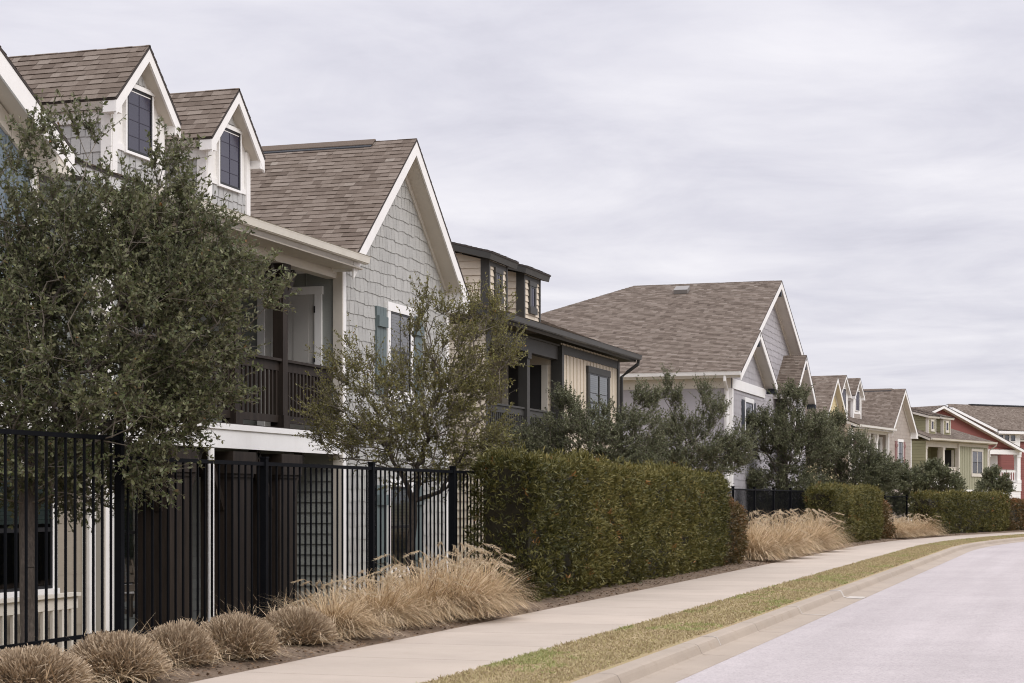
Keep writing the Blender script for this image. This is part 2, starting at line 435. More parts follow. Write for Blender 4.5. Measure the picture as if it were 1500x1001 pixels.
def batten(mb, F, a0, a1, z0, z1, mat, step=.30, bm=None, w=.035):
    mb.poly([F.p(a0, z0), F.p(a1, z0), F.p(a1, z1), F.p(a0, z1)], mat, .5)
    a = a0 + step * .5
    while a < a1 - .02:
        F.box(mb, a - w / 2, a + w / 2, z0, z1, -.002, .022, bm or mat, random.random()); a += step
def flat(mb, F, poly, mat): mb.poly([F.p(a, z) for a, z in poly], mat)

def window(parent, F, a0, a1, z0, z1, casing='white_trim', sash='window_black', cw=.10, head=.14, muntin=(0, 0), blind=None, mull=False, meet=True, merged=False, back='dark_room', name='window', sill=True, lowblind=None):
    """casing, sash bars, and the pane (with what hangs behind it)"""
    mb = MB()
    F.box(mb, a0 - cw, a0, z0 - cw, z1, .0, .055, casing); F.box(mb, a1, a1 + cw, z0 - cw, z1, .0, .055, casing)
    F.box(mb, a0 - cw - .02, a1 + cw + .02, z1, z1 + head, .0, .065, casing)
    if sill: F.box(mb, a0 - cw - .02, a1 + cw + .02, z0 - cw - .05, z0, .0, .075, casing)
    else: F.box(mb, a0, a1, z0 - cw, z0, .0, .055, casing)
    s = .035
    for x0, x1, y0, y1 in ((a0, a0 + s, z0, z1), (a1 - s, a1, z0, z1), (a0 + s, a1 - s, z0, z0 + s), (a0 + s, a1 - s, z1 - s, z1)):
        F.box(mb, x0, x1, y0, y1, .03, .050, sash)
    zm = (z0 + z1) / 2
    if meet: F.box(mb, a0 + s, a1 - s, zm - .025, zm + .025, .03, .047, sash)
    if mull: F.box(mb, (a0 + a1) / 2 - .04, (a0 + a1) / 2 + .04, z0 + s, z1 - s, .03, .053, casing)
    nx, nz = muntin
    for i in range(1, nx + 1):
        x = a0 + (a1 - a0) * i / (nx + 1); mw = .005 if back == 'solar_screen' else .009; F.box(mb, x - mw, x + mw, z0 + s, z1 - s, .036, .0445, 'screen_bar' if back == 'solar_screen' else sash)
    for i in range(1, nz + 1):
        y = z0 + (z1 - z0) * i / (nz + 1); mw = .005 if back == 'solar_screen' else .009; F.box(mb, a0 + s, a1 - s, y - mw, y + mw, .036, .0435, 'screen_bar' if back == 'solar_screen' else sash)
    pm = mb if merged else MB()
    bo = .0395 if back == 'solar_screen' else .026
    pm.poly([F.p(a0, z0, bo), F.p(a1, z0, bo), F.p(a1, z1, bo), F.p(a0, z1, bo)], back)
    if blind:
        mat, b0, b1 = blind
        y = z0 + (z1 - z0) * b0
        while y < z0 + (z1 - z0) * b1:
            mt = lowblind if (lowblind and y < zm - .02) else mat
            pm.poly([F.p(a0 + .02, y, .034), F.p(a1 - .02, y, .034), F.p(a1 - .02, y + .047, .0285), F.p(a0 + .02, y + .047, .0285)], mt); y += .05
    if back != 'solar_screen': pm.poly([F.p(a0, z0, .0395), F.p(a1, z0, .0395), F.p(a1, z1, .0395), F.p(a0, z1, .0395)], 'window_glass')
    w = mb.build(name, parent)
    if not merged: pm.build('pane', w)
    return w
def shutter(parent, F, a0, a1, z0, z1, mat, knob=True):
    mb = MB(); n = 3; w = (a1 - a0) / n
    for i in range(n): F.box(mb, a0 + i * w + .004, a0 + (i + 1) * w - .004, z0, z1, .0, .045, mat)
    F.box(mb, a0, a1, z0 + .18, z0 + .30, .045, .07, mat)
    if knob: F.box(mb, a0 + .02, a1 - .02, z1 - .34, z1 - .16, .045, .085, mat)
    return mb.build('shutter', parent)
def gutter(parent, p0, p1, out, mat, name='gutter'):
    """ogee gutter running from p0 to p1, out is the outward direction; p is the outer top edge"""
    prof = [(0, 0), (-.012, 0), (-.012, -.02), (-.02, -.045), (-.045, -.085), (-.055, -.125), (-.125, -.125), (-.125, 0), (-.115, 0), (-.115, -.112), (-.03, -.112), (-.012, -.01)]
    p0, p1, out = Vector(p0), Vector(p1), Vector(out).normalized()
    mb = MB()
    q = [p0 + out * a + Z * b for a, b in prof]
    d = p1 - p0; n = len(prof)
    for k in range(n):
        j = (k + 1) % n
        mb.poly([q[k], q[j], q[j] + d, q[k] + d], mat)
    for e in (Vector(), d): mb.poly([q[k] + e for k in range(8)], mat)
    return mb.build(name, parent)
def railing(parent, F, a0, a1, z0, z1, mat, out=0.0, post=None, gap=.115, cap=.11, slat=.04):
    mb = MB()
    F.box(mb, a0, a1, z1 - .04, z1, out - cap / 2, out + cap / 2, mat)
    F.box(mb, a0, a1, z1 - .18, z1 - .042, out - .022, out + .022, mat)
    F.box(mb, a0, a1, z0 + .08, z0 + .19, out - .022, out + .022, mat)
    n = max(1, int((a1 - a0) / gap))
    for i in range(n):
        a = a0 + (i + .5) * (a1 - a0) / n
        F.box(mb, a - slat / 2, a + slat / 2, z0 + .19, z1 - .18, out - .018, out + .018, mat)
    return mb.build('railing', parent)
# ------------------------------------------------------------------ houses
def pose(P, alpha_deg, local):
    """origin of a house whose local point sits at world P, turned clockwise by alpha from the straight street"""
    a = R_(alpha_deg); U = Vector((math.sin(a), math.cos(a), 0)); Vv = Vector((-math.cos(a), math.sin(a), 0))
    o = Vector((P[0], P[1], 0)) - U * local[0] - Vv * local[1]
    return (o.x, o.y, DZ), R_(90 - alpha_deg)

def wing_gable(h, p, u0, u1, eave, peak, pitch, depth, vr=-.35, over=.33, zb=-.4, shk=True, seed=1, returns=True, side_left=True, expo=.205, wav=.018):
    """gable-fronted wing: walls, two roof slopes, eave returns"""
    uc = (u0 + u1) / 2
    zt = lambda u: peak - pitch * abs(u - uc) - .14
    mb = MB(); F = front(0)
    poly = [(u0, zb), (u1, zb), (u1, zt(u1)), (uc, zt(uc)), (u0, zt(u0))]
    if shk: shakes(mb, F, poly, p['wall'], seed=seed, expo=expo, wav=wav)
    else: lap(mb, F, poly, p['wall'])
    for Fs in (sidem(u0), sidep(u1)):
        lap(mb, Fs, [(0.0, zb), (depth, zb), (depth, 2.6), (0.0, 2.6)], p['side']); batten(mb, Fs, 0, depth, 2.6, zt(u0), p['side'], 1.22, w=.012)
    mb.build('wall', h)
    for u, s in ((u0, -1), (u1, 1)):
        c = MB()                                              # corner boards
        c.box(min(u, u - s * .12) , max(u, u - s * .12), -.035, -.001, zb, zt(u) - .02, p['trim'])
        c.box(min(u + s * .035, u), max(u + s * .035, u), -.035, .13, zb, zt(u) - .02, p['trim2'])
        c.build('corner_board', h)
    ul, ur = u0 - over, u1 + over
    zl = peak - pitch * (uc - ul)
    for a, nm in ((ul, 0), (ur, 1)):
        r = MB()
        e0, e1 = (a, vr, zl), (a, depth + .3, zl)
        roof_slope(r, [e0, e1, (uc, depth + .3, peak), (uc, vr, peak)], p['trim'], p['soffit'])
        # rake board, proud of the deck edge, with its own drip edge
        s = 1 if nm == 0 else -1
        d = Vector((uc - a, 0, peak - zl)); dn = Vector((-(peak - zl) * s, 0, abs(uc - a))).normalized()
        q = [Vector(e0) - dn * .035, Vector((uc, vr, peak)) - dn * .035]
        # mitred at the ridge
        r.prism([q[0] + V3(0, .035, 0), (uc, vr + .035, q[1].z), (uc, vr + .035, q[1].z - .26), q[0] + V3(0, .035, -.26)], (0, -.028, 0), p['trim'])
        r.build('roof', h)
    # frieze board under the rakes on the wall
    for s in (-1, 1):
        t = MB()
        A = Vector((uc, -.001, zt(uc) - .06)); B = Vector((uc + s * (u1 - uc), -.001, zt(u1) - .06))
        t.prism([A, B, B - Z * .16, A - Z * .20], (0, -.035 - .002 * s, 0), p['trim2'])
        t.build('frieze_board', h)
    if returns:
        r = MB()
        for a0, a1 in ((u1 - .05, ur - .012), ):
            r.prism([(a0, -.03, zl - .27), (a1, -.03, zl - .27), (a1, -.03, zl + .0), (a0, -.03, zl + .24)], (0, vr + .045, 0), p['trim'])
            r.box(a0 - .03, a1 + .008, vr - .005, -.04, zl - .30, zl - .27, p['trim'])
        r.build('eave_return', h)
    return zt

def dormer_gable(h, p, uc, vf, zbase, hw, rw, zp, zr, depth, win, seed=0):
    """little gabled dormer with a tall window"""
    d = MB(); F = front(vf); pitch = (zp - zr) / rw
    zt = lambda u: zp - pitch * abs(u - uc) - .12
    flat(d, F, [(uc - hw, zbase), (uc + hw, zbase), (uc + hw, zt(uc + hw)), (uc, zt(uc)), (uc - hw, zt(uc - hw))], p['trim'])
    # grey shake bands above and below the boarded middle
    shakes(d, Face((0, vf - .004, 0), (1, 0, 0), (0, -1, 0)), [(uc - hw + .11, zbase), (uc + hw - .11, zbase), (uc + hw - .11, zbase + .36), (uc - hw + .11, zbase + .36)], p['dormer'], expo=.2, wav=.0, seed=seed)
    shakes(d, Face((0, vf - .004, 0), (1, 0, 0), (0, -1, 0)), [(uc - .22, zp - .50), (uc + .22, zp - .50), (uc, zt(uc) - .05)], p['dormer'], expo=.2, wav=0, seed=seed + 1)
    for s in (-1, 1):
        d.box(min(uc + s * hw, uc + s * (hw - .12)), max(uc + s * hw, uc + s * (hw - .12)), vf - .04, vf - .002, zbase, zt(uc + hw) - .02, p['trim'])
        Fs = sidem(uc - hw) if s < 0 else sidep(uc + hw)
        shakes(d, Fs, [(vf, zbase - .1), (vf + depth, zbase - .1), (vf + depth, zr - .10), (vf, zr - .10)], p['dormer'], expo=.2, wav=0.0, seed=seed + 3 + s)
        Fs.box(d, vf - .03, vf + .12, zbase, zr - .12, .0, .028, p['trim'])
        Fs.box(d, vf + .121, vf + depth, zr - .26, zr - .1, .0, .034, p['trim'])
    d.box(uc - hw + .121, uc + hw - .121, vf - .028, vf - .002, zbase + .36, zbase + .44, p['trim'])
    d.box(uc - .40, uc + .40, vf - .045, vf - .002, zp - .64, zp - .52, p['trim'])
    o = d.build('dormer', h)
    r = MB(); vr = vf - .2
    for s in (-1, 1):
        a = uc + s * rw
        roof_slope(r, [(a, vr, zr), (a, vf + depth, zr), (uc, vf + depth, zp), (uc, vr, zp)], p['trim'], p['soffit'], t2=.12)
        dn = Vector((s * (zp - zr), 0, rw)).normalized()
        q0 = Vector((a, vr, zr)) - dn * .03; q1 = Vector((uc, vr, zp)) - dn * .03
        r.prism([q0 + V3(0, .035, 0), (uc, vr + .035, q1.z), (uc, vr + .035, q1.z - .19), q0 + V3(0, .035, -.19)], (0, -.028, 0), p['trim'])
        r.prism([(a - s * .012, vr + .01, zr - .17), (uc + s * (hw + .03), vr + .01, zr - .17), (uc + s * (hw + .03), vr + .01, zr - .02), (a - s * .012, vr + .01, zr - .03)], (0, .19, 0), p['trim'])
    r.build('dormer_roof', o)
    a0, a1, z0, z1 = win
    window(o, F, uc + a0, uc + a1, z0, z1, casing='bright_white', sash='window_black', cw=.035, head=.035, muntin=(1, 3), meet=False, merged=True, back='solar_screen', sill=False)
    return o

def house_a(name, label, P, alpha, local, p, seed, porch=True, rich=True):
    loc, rz = pose(P, alpha, local)
    h = empty(name, loc, rz, label=label, cat='house', group='houses along the street')
    zt = wing_gable(h, p, 0, 5.05, 5.43, 7.955, .87, 7.5, seed=seed, returns=True)
    F = front(0)
    if not porch: return h
    # upper and lower wing windows with shutters
    window(h, F, 2.04, 3.0, 3.56, 4.92, p['wtrim'], p['sash'], .13, .15, (1, 0), blind=('blind_white', .02, .98), meet=True, back='blind_dark', lowblind='blind_dark')  # pale upper slats also stand for sky reflection, dark lower ones for a screen
    for a in (1.42, 3.17): shutter(h, F, a, a + .45, 3.46, 4.95, p['shutter'])
    if rich:
        window(h, F, 2.04, 3.0, .5, 1.9, p['wtrim'], p['sash'], .12, .13, (0, 0), blind=('blind_green', .0, .98), meet=True)
        for a in (1.42, 3.17): shutter(h, F, a, a + .45, .42, 1.92, p['shutter'])
    # two-storey porch
    w = MB()
    B = front(1.9)
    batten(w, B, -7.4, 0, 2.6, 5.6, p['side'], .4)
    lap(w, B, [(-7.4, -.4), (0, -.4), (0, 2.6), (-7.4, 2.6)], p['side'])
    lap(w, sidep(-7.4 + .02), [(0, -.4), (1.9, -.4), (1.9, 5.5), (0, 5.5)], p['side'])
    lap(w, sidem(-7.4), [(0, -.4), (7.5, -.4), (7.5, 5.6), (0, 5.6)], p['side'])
    w.build('porch_wall', h)
    cb = MB(); cb.box(-7.4, -7.22, -.04, -.001, -.4, 5.3, p['trim']); cb.box(-7.435, -7.4, -.04, .14, -.4, 5.3, p['trim2']); cb.box(-7.21, -7.0, .01, .1, -.4, 5.3, p['side']); cb.build('corner_board', h)
    # deck edge, deck and ceiling
    d = MB()
    d.box(-7.2, -.02, .02, 1.88, 2.66, 2.76, p['post'])
    d.box(-7.2, -.02, .02, 1.88, 2.50, 2.652, p['soffit'])
    d.build('porch_deck', h)
    b = MB()
    b.box(-7.22, -.06, -.03, .015, 2.40, 2.70, 'bright_white'); b.box(-7.22, -.06, -.055, -.031, 2.66, 2.74, 'bright_white')
    b.build('deck_beam', h)
    b = MB(); b.box(-7.22, -.03, .06, .24, 5.24, 5.42, p['trim2']); b.box(-7.22, -.03, .0, 1.89, 5.421, 5.45, p['soffit']); b.box(-7.22, -.03, -.40, -.001, 5.365, 5.386, p['soffit']); b.build('porch_ceiling', h)
    for u in (-6.85, -5.36, -3.58, -1.98):
        m = MB(); m.box(u - .085, u + .085, .07, .24, 2.76, 5.24, p['post']); m.box(u - .12, u + .12, .035, .275, 5.05, 5.238, p['post']); m.box(u - .11, u + .11, .045, .265, 2.762, 2.95, p['post'])
        for s in (-1, 1): m.bar((u + s * .06, .155, 4.62), (u + s * .42, .155, 5.17), .09, .12, p['post'], up=Vector((0, 1, 0)))
        m.build('porch_post', h)
        if rich and u > -6:
            m = MB(); m.box(u - .31, u + .31, .02, .50, -.2, 2.05, p['post']); m.box(u - .37, u + .37, -.04, .56, 2.05, 2.36, p['post']); m.box(u - .34, u + .34, -.01, .53, 2.0, 2.049, p['post']); m.box(u - .35, u + .35, -.02, .54, -.22, .0, p['post'])
            for s in (-1, 1): m.bar((u + s * .28, .2, 1.55), (u + s * .8, .2, 2.38), .10, .14, p['post'], up=Vector((0, 1, 0)))
            m.build('column', h)
    F1 = front(.155)
    for a0, a1 in ((-7.2, -6.94), (-6.76, -5.45), (-5.27, -3.67), (-3.49, -2.07), (-1.89, -.04)):
        railing(h, F1, a0, a1, 2.76, 3.80, p['rail'], cap=.15, slat=.05, gap=.13)
    # the door in the side of the wing, and a window on the porch
    S = sidem(0)
    dm = MB()
    S.box(dm, .33, .45, 2.78, 5.0, 0, .05, p['wtrim']); S.box(dm, 1.34, 1.47, 2.78, 5.0, 0, .05, p['wtrim']); S.box(dm, .31, 1.49, 5.0, 5.13, 0, .055, p['wtrim'])
    S.box(dm, .452, 1.338, 2.78, 4.998, 0, .028, 'door_grey')
    for z0, z1 in ((2.95, 3.75), (3.9, 4.85)):
        for a0, a1 in ((.56, .83), (.96, 1.23)): S.box(dm, a0, a1, z0, z1, .028, .036, 'door_grey')
    do = dm.build('door', h)
    for z in (3.0, 3.9, 4.7): hm = MB(); S.box(hm, .438, .462, z, z + .11, .03, .058, 'window_black'); hm.build('hinge', do)
    window(h, B, -3.3, -2.3, 3.4, 4.8, p['wtrim'], p['sash'], .12, .14, (0, 0), blind=('blind_white', .3, .98))
    window(h, B, -6.3, -5.3, 3.4, 4.8, p['wtrim'], p['sash'], .12, .14, (0, 0), blind=('blind_white', .3, .98))
    if rich:
        window(h, B, -3.95, -2.75, .45, 1.95, p['wtrim'], p['sash'], .12, .12, (0, 0), blind=('blind_green', .0, .98))
        f = MB(); f.box(-7.2, -.02, .0, 1.88, -.4, -.2, 'foundation'); f.build('porch_floor', h)
    # main roof over the porch
    q = .38; zg = 5.56; vg = -.40; vt = 5.3; ztop = zg + q * (vt - vg)
    r = MB()
    roof_slope(r, [(-7.22, vg, zg), (-.04, vg, zg), (.06, .05, zg + q * (.05 - vg)), (2.45, vt, ztop), (-7.22, vt, ztop)], p['trim'], p['soffit'], t2=.14)
    roof_slope(r, [(-7.22, vt, ztop), (2.4, vt, ztop), (2.4, 11, ztop - q * 5.7), (-7.22, 11, ztop - q * 5.7)], p['trim'], p['soffit'], t2=.14)
    r.build('roof', h)
    gutter(h, (-7.2, vg - .14, zg + .01), (-.05, vg - .14, zg + .01), (0, -1, 0), p['gutter'])
    k = MB()
    k.tube([(-4.78, -.12, 2.38), (-4.78, -.12, -.3), (-4.78, -.22, -.38)], .045, 'bright_white', 10)
    k.build('downspout', h)
    for i, u in enumerate((-5.7, -3.06)):
        if rich: dormer_gable(h, p, u, .5, 5.86, .68, .875, 7.67, 6.80, 4.6, (-.33, .33, 6.24, 7.08), seed=seed * 3 + i)
        else: dormer_gable(h, p, u + .1, .95, 5.95, .78, 1.0, 8.28, 7.27, 4.6, (-.36, .36, 6.5, 7.55), seed=seed * 3 + i)
    # ridge vent on the wing
    rv = MB()
    for s in (-1, 1):
        rv.prism([(2.525, .45, 7.984), (2.525 + s * .155, .45, 7.984 - .87 * .155), (2.525 + s * .155, .45, 7.958 - .87 * .155), (2.525, .45, 7.958)], (0, 3.6, 0), 'roof_vent_black')
        rv.prism([(2.525, .43, 8.002), (2.525 + s * .12, .43, 8.002 - .87 * .12), (2.525 + s * .12, .43, 7.987 - .87 * .12), (2.525, .43, 7.987)], (0, 3.64, 0), 'shingle', .3)
    rv.build('ridge_vent', h)
    return h

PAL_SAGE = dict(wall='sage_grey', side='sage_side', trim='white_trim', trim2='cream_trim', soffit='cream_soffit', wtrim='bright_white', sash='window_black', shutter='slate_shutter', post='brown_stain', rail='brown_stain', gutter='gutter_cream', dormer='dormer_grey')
PAL_TAN = dict(PAL_SAGE, wall='tan_board', side='tan_board', trim2='white_trim', soffit='white_soffit', shutter='red_shutter', post='white_trim', rail='white_trim', gutter='gutter_white', dormer='tan_board')
PAL_BUTTER = dict(PAL_TAN, wall='butter_board', side='butter_board', dormer='butter_board', soffit='cream_soffit')

house_a('shingled_house', 'sage grey shingled house with brown timber balcony and two white gabled dormers', (-11.15, 29.5), 0, (2.525, -.35), PAL_SAGE, 3)
house_a('tan_house', 'tan shingled house with red shutters and two small white dormers far down the street', (-10.0, 105.4), 9, (2.525, -.35), PAL_TAN, 5, rich=False)
hy = house_a('yellow_house', 'butter yellow gabled house just left of the tan house with red shutters', (-12.3, 93.7), 5, (2.525, -.35), PAL_BUTTER, 8, porch=False)
window(hy, front(0), 2.04, 3.0, 3.56, 4.92, 'bright_white', 'window_black', .13, .15, (2, 4))

# --- the blue house at the left edge
def blue_house():
    o, rz = pose((-11.4, 19.0), 0, (0, 0))
    h = empty('blue_house', o, rz, label='blue house with cream gable rake and ground floor porch at the left edge', cat='house', group='houses along the street')
    pk, pt, uc = 8.18, .565, -3.66
    w = MB(); F = front(.7)
    zt = lambda u: pk - pt * abs(u - uc) - .16
    batten(w, F, -7.6, 0, 2.6, zt(0), 'dusk_blue', .4)
    flat(w, F, [(-7.6, zt(0)), (0, zt(0)), (uc, zt(uc))], 'dusk_blue')
    batten(w, sidep(0), .7, 8, -.4, zt(0), 'dusk_blue', .4)
    batten(w, sidem(-7.6), .06, 8, -.4, zt(-7.6), 'dusk_blue', .4)
    flat(w, Face((0, 8, 0), (1, 0, 0), (0, 1, 0)), [(-7.6, -.4), (0, -.4), (0, zt(0)), (uc, zt(uc)), (-7.6, zt(-7.6))], 'dusk_blue')
    w.build('wall', h)
    c = MB(); c.box(-.10, .0, .662, .699, 2.6, zt(0) - .02, 'white_trim'); c.box(0, .035, .662, .82, -.4, zt(0) - .02, 'cream_trim')
    c.build('corner_board', h)
    zl = pk - pt * 4.02; vr = .35
    for s in (-1, 1):
        r = MB(); a = uc + s * 4.02
        roof_slope(r, [(a, vr, zl), (a, 8, zl), (uc, 8, pk), (uc, vr, pk)], 'cream_trim', 'cream_soffit')
        dn = Vector((s * pt, 0, 1)).normalized(); q0 = Vector((a, vr, zl)) - dn * .035; q1 = Vector((uc, vr, pk)) - dn * .035
        r.prism([q0 + V3(0, .035, 0), (uc, vr + .035, q1.z), (uc, vr + .035, q1.z - .27), q0 + V3(0, .035, -.27)], (0, -.028, 0), 'white_trim')
        r.build('roof', h)
    t = MB()
    A = Vector((uc, .699, zt(uc) - .1)); B = Vector((0, .699, zt(0) - .1)); t.prism([A, B, B - Z * .22, A - Z * .26], (0, -.04, 0), 'cream_trim'); t.build('frieze_board', h)
    e = MB(); e.box(-.02, .34, vr + .02, .66, zl - .30, zl + .02, 'cream_trim'); e.build('eave_return', h)
    window(h, F, -2.6, -1.6, 3.6, 5.0, 'white_trim')
    # ground floor: beige wall with a dark window, railing in front
    g = MB(); B_ = front(.05)
    lap(g, B_, [(-7.6, -.4), (0, -.4), (0, 2.35), (-7.6, 2.35)], 'beige_board', expo=.6, th=.004)
    flat(g, sidep(0), [(.05, -.4), (.7, -.4), (.7, 2.35), (.05, 2.35)], 'beige_board')
    g.build('porch_wall', h)
    c = MB(); c.box(.0, .05, -.03, .16, -.4, 2.3, 'white_trim'); c.box(-.02, .12, -.065, -.031, -.4, 2.3, 'white_trim'); c.build('corner_board', h)
    c = MB(); c.box(.055, .22, .02, .1, -.4, 2.3, 'cream_trim'); c.build('corner_board', h)
    b = MB(); b.box(-7.6, .06, -.45, .75, 2.36, 2.75, 'white_trim'); b.build('porch_ceiling', h)
    f = MB(); f.box(-7.6, -.5, -.45, .04, -.4, -.25, 'foundation'); f.build('porch_floor', h)
    railing(h, front(-.3), -6.0, -.70, -.25, .62, 'cream_trim', cap=.13, gap=.19, slat=.075)
    m = MB(); m.box(-6.15, -6.0, -.38, -.22, -.3, 2.36, 'cream_trim'); m.build('porch_post', h)
    window(h, B_, -2.3, -.72, .66, 2.02, 'white_trim', 'window_black', .10, .1, (0, 0), blind=('blind_green', .55, .98))
blue_house()

# --- cream house with dark trim, and its green twin further on
def house_b(name, label, P, alpha, local, p, seed):
    loc, rz = pose(P, alpha, local)
    h = empty(name, loc, rz, label=label, cat='house', group='houses along the street')
    F = front(0); B = front(1.8)
    w = MB()
    batten(w, F, 0, 5.25, 2.2, 5.25, p['wall'], .30, w=.04)
    lap(w, F, [(0, -.4), (5.25, -.4), (5.25, 2.15), (0, 2.15)], p['lap'])
    lap(w, sidem(0), [(0, -.4), (1.8, -.4), (1.8, 5.2), (0, 5.2)], p['lap'])
    lap(w, sidep(5.25), [(0, -.4), (8, -.4), (8, 5.25), (0, 5.25)], p['lap'])
    lap(w, B, [(-5.4, -.4), (0, -.4), (0, 5.2), (-5.4, 5.2)], p['lap'])
    lap(w, sidem(-5.4), [(0, -.4), (8, -.4), (8, 5.2), (0, 5.2)], p['lap'])
    w.build('wall', h)
    for u, s in ((0, 1), (5.25, -1)):
        t = MB(); t.box(min(u, u + s * .13), max(u, u + s * .13), -.04, -.001, -.4, 5.2, p['trim']); t.box(min(u, u - s * .035), max(u, u - s * .035), -.04, .22, -.4, 5.2, p['trim'])
        t.build('corner_board', h)
    t = MB(); t.box(.131, 5.119, -.03, -.001, 5.0, 5.2, p['trim']); t.build('frieze_board', h); t = MB(); t.box(.131, 5.119, -.045, -.001, 1.98, 2.24, p['skirt']); t.build('belt_board', h)
    window(h, F, 2.35, 4.1, 3.3, 4.72, p['casing'], p['sash'], .16, .16, (0, 2) if p['mun'] else (0, 0), blind=('blind_green', .0, .98) if p['mun'] else ('blind_white', .5, .98), mull=True, meet=True)
    d = MB(); d.box(-5.3, -.04, .02, 1.78, 2.5, 2.75, p['trim']); d.box(-5.3, -.04, -.03, .018, 2.38, 2.74, p['skirt']); d.build('porch_deck', h)
    d = MB(); d.box(-5.3, -.04, .05, .23, 4.86, 5.16, p['trim']); d.box(-5.3, -.04, 0, 1.79, 5.16, 5.2, p['soffit']); d.build('porch_ceiling', h)
    for u in (-5.15, -2.3):
        m = MB(); m.box(u - p['pw'], u + p['pw'], .06, .06 + 2 * p['pw'], 2.75, 4.86, p['post']); m.box(u - p['pw'] - .03, u + p['pw'] + .03, .03, .09 + 2 * p['pw'], 4.72, 4.859, p['post']); m.build('porch_post', h)
        m = MB(); m.box(u - .2, u + .2, .05, .4, -.3, 2.38, p['post']); m.box(u - .24, u + .24, .01, .44, 2.1, 2.37, p['post']); m.build('column', h)
    for a0, a1 in ((-5.05, -2.3 - p['pw']), (-2.3 + p['pw'], -.05)): railing(h, front(.16), a0, a1, 2.75, 3.66, p['rail'], gap=.13)
    # doors and tall windows at the back of the porch
    for a0, a1, dm_ in ((-4.3, -3.35, 1), (-2.1, -1.2, 0)):
        if dm_:
            window(h, B, a0, a1, 3.3, 4.75, p['casing'], p['sash'], .12, .12, (0, 0), mull=True)
        else:
            m = MB(); B.box(m, a0, a1, 2.76, 4.8, 0, .03, p['door']); B.box(m, a0 - .12, a0, 2.76, 4.8, 0, .05, p['casing']); B.box(m, a1, a1 + .12, 2.76, 4.8, 0, .05, p['casing']); B.box(m, a0 - .12, a1 + .12, 4.8, 4.93, 0, .055, p['casing'])
            B.box(m, a0 + .2, a1 - .2, 3.4, 4.6, .03, .036, 'solar_screen'); m.build('door', h)
    S = sidem(0)
    m = MB(); S.box(m, .45, 1.25, 2.76, 4.75, 0, .03, p['door']); S.box(m, 1.25, 1.4, 2.76, 4.75, 0, .05, p['casing2']); S.box(m, .3, .45, 2.76, 4.75, 0, .05, p['casing2']); m.build('door', h)
    # low roof, hipped at its far end
    q = .40; zg = 5.36; vg = -.42; vt = 4.6; zt = zg + q * (vt - vg); ur = 5.62; ul = -5.7
    r = MB()
    roof_slope(r, [(ul, vg, zg), (ur, vg, zg), (ur - (vt - vg), vt, zt), (ul, vt, zt)], p['trim'], p['soffit'], t2=.14)
    r.build('roof', h)
    r = MB()
    roof_slope(r, [(ur, vg, zg), (ur, 9.6, zg), (ur - (vt - vg), vt, zt)], p['trim'], p['soffit'], t2=.14)
    roof_slope(r, [(ul, vt, zt), (ur - (vt - vg), vt, zt), (ur, 9.6, zg), (ul, 9.6, zg)], p['trim'], p['soffit'], t2=.14)
    r.build('roof', h)
    gutter(h, (ul + .02, vg - .14, zg + .01), (ur, vg - .14, zg + .01), (0, -1, 0), p['gutter'])
    k = MB(); k.tube([(5.5, vg - .06, zg - .12), (5.5, vg - .05, zg - .22), (5.46, -.2, zg - .42), (5.40, -.06, zg - .55), (5.40, -.06, 4.4), (5.40, -.06, -.3)], .045, p['gutter'], 10); k.build('downspout', h)
    for i, uc in enumerate((-3.31, -.85)):
        dz = MB(); vf = .45; hw = .6; zb = 5.66; ze = 6.80; Fd = front(vf); sp = .26
        lap(dz, Fd, [(uc - hw, zb), (uc + hw, zb), (uc + hw, ze - .12), (uc - hw, ze - .12)], p['lap'], expo=.14)
        for Fs in (sidem(uc - hw), sidep(uc + hw)):
            lap(dz, Fs, [(vf, zb - .2), (vf + 5, zb + 1.8), (vf + 5, ze - .12 + sp * 5), (vf, ze - .12)] if False else [(vf, zb - .2), (vf + 4.5, zb - .2), (vf + 4.5, ze - .14 + sp * 4.5), (vf, ze - .14)], p['lap'], expo=.15)
            Fs.box(dz, vf - .04, vf + .15, zb - .1, ze - .1, .0, .03, p['trim'])
        for s in (-1, 1):
            x0, x1 = sorted((uc + s * hw, uc + s * (hw - .05))); dz.box(x0, x1, vf - .04, vf - .001, zb - .02, ze - .14, p['trim'])
        dz.box(uc - hw + .051, uc + hw - .051, vf - .034, vf - .001, ze - .24, ze - .14, p['trim'])
        o = dz.build('dormer', h)
        rr = MB(); ve = vf - .2; a0, a1 = uc - .9, uc + .93
        roof_slope(rr, [(a0, ve, ze), (a1, ve, ze), (a1, vf + 4.5, ze + sp * 4.7), (a0, vf + 4.5, ze + sp * 4.7)], p['trim'], p['soffit'], t2=.13)
        rr.build('dormer_roof', o)
        window(o, Fd, uc - .15, uc + .15, 5.98, 6.45, p['casing'], p['sash'], .10, .11, (1, 1) if not p['mun'] else (1, 0), meet=False, merged=True, back='solar_screen')
    return h
PAL_CREAM = dict(wall='cream_board', lap='cream_board', trim='dark_trim', skirt='dark_trim', soffit='dark_trim', casing='dark_trim', casing2='cream_trim', sash='window_black', post='dark_trim', rail='dark_trim', gutter='dark_gutter', door='door_dark', pw=.10, mun=True)
PAL_MOSS = dict(wall='moss_panel', lap='moss_board', trim='cream_trim', skirt='white_trim', soffit='cream_soffit', casing='cream_trim', casing2='cream_trim', sash='window_black', post='cream_trim', rail='cream_trim', gutter='cream_trim', door='door_dark', pw=.15, mun=False)
house_b('cream_house', 'cream board and batten house with dark charcoal trim and two flat topped dormers', (-11.5, 39.7), 0, (0, 0), PAL_CREAM, 11)
house_b('green_house', 'moss green house with cream trim standing beside the red house', (-7.9, 117.7), 17, (0, 0), PAL_MOSS, 12)

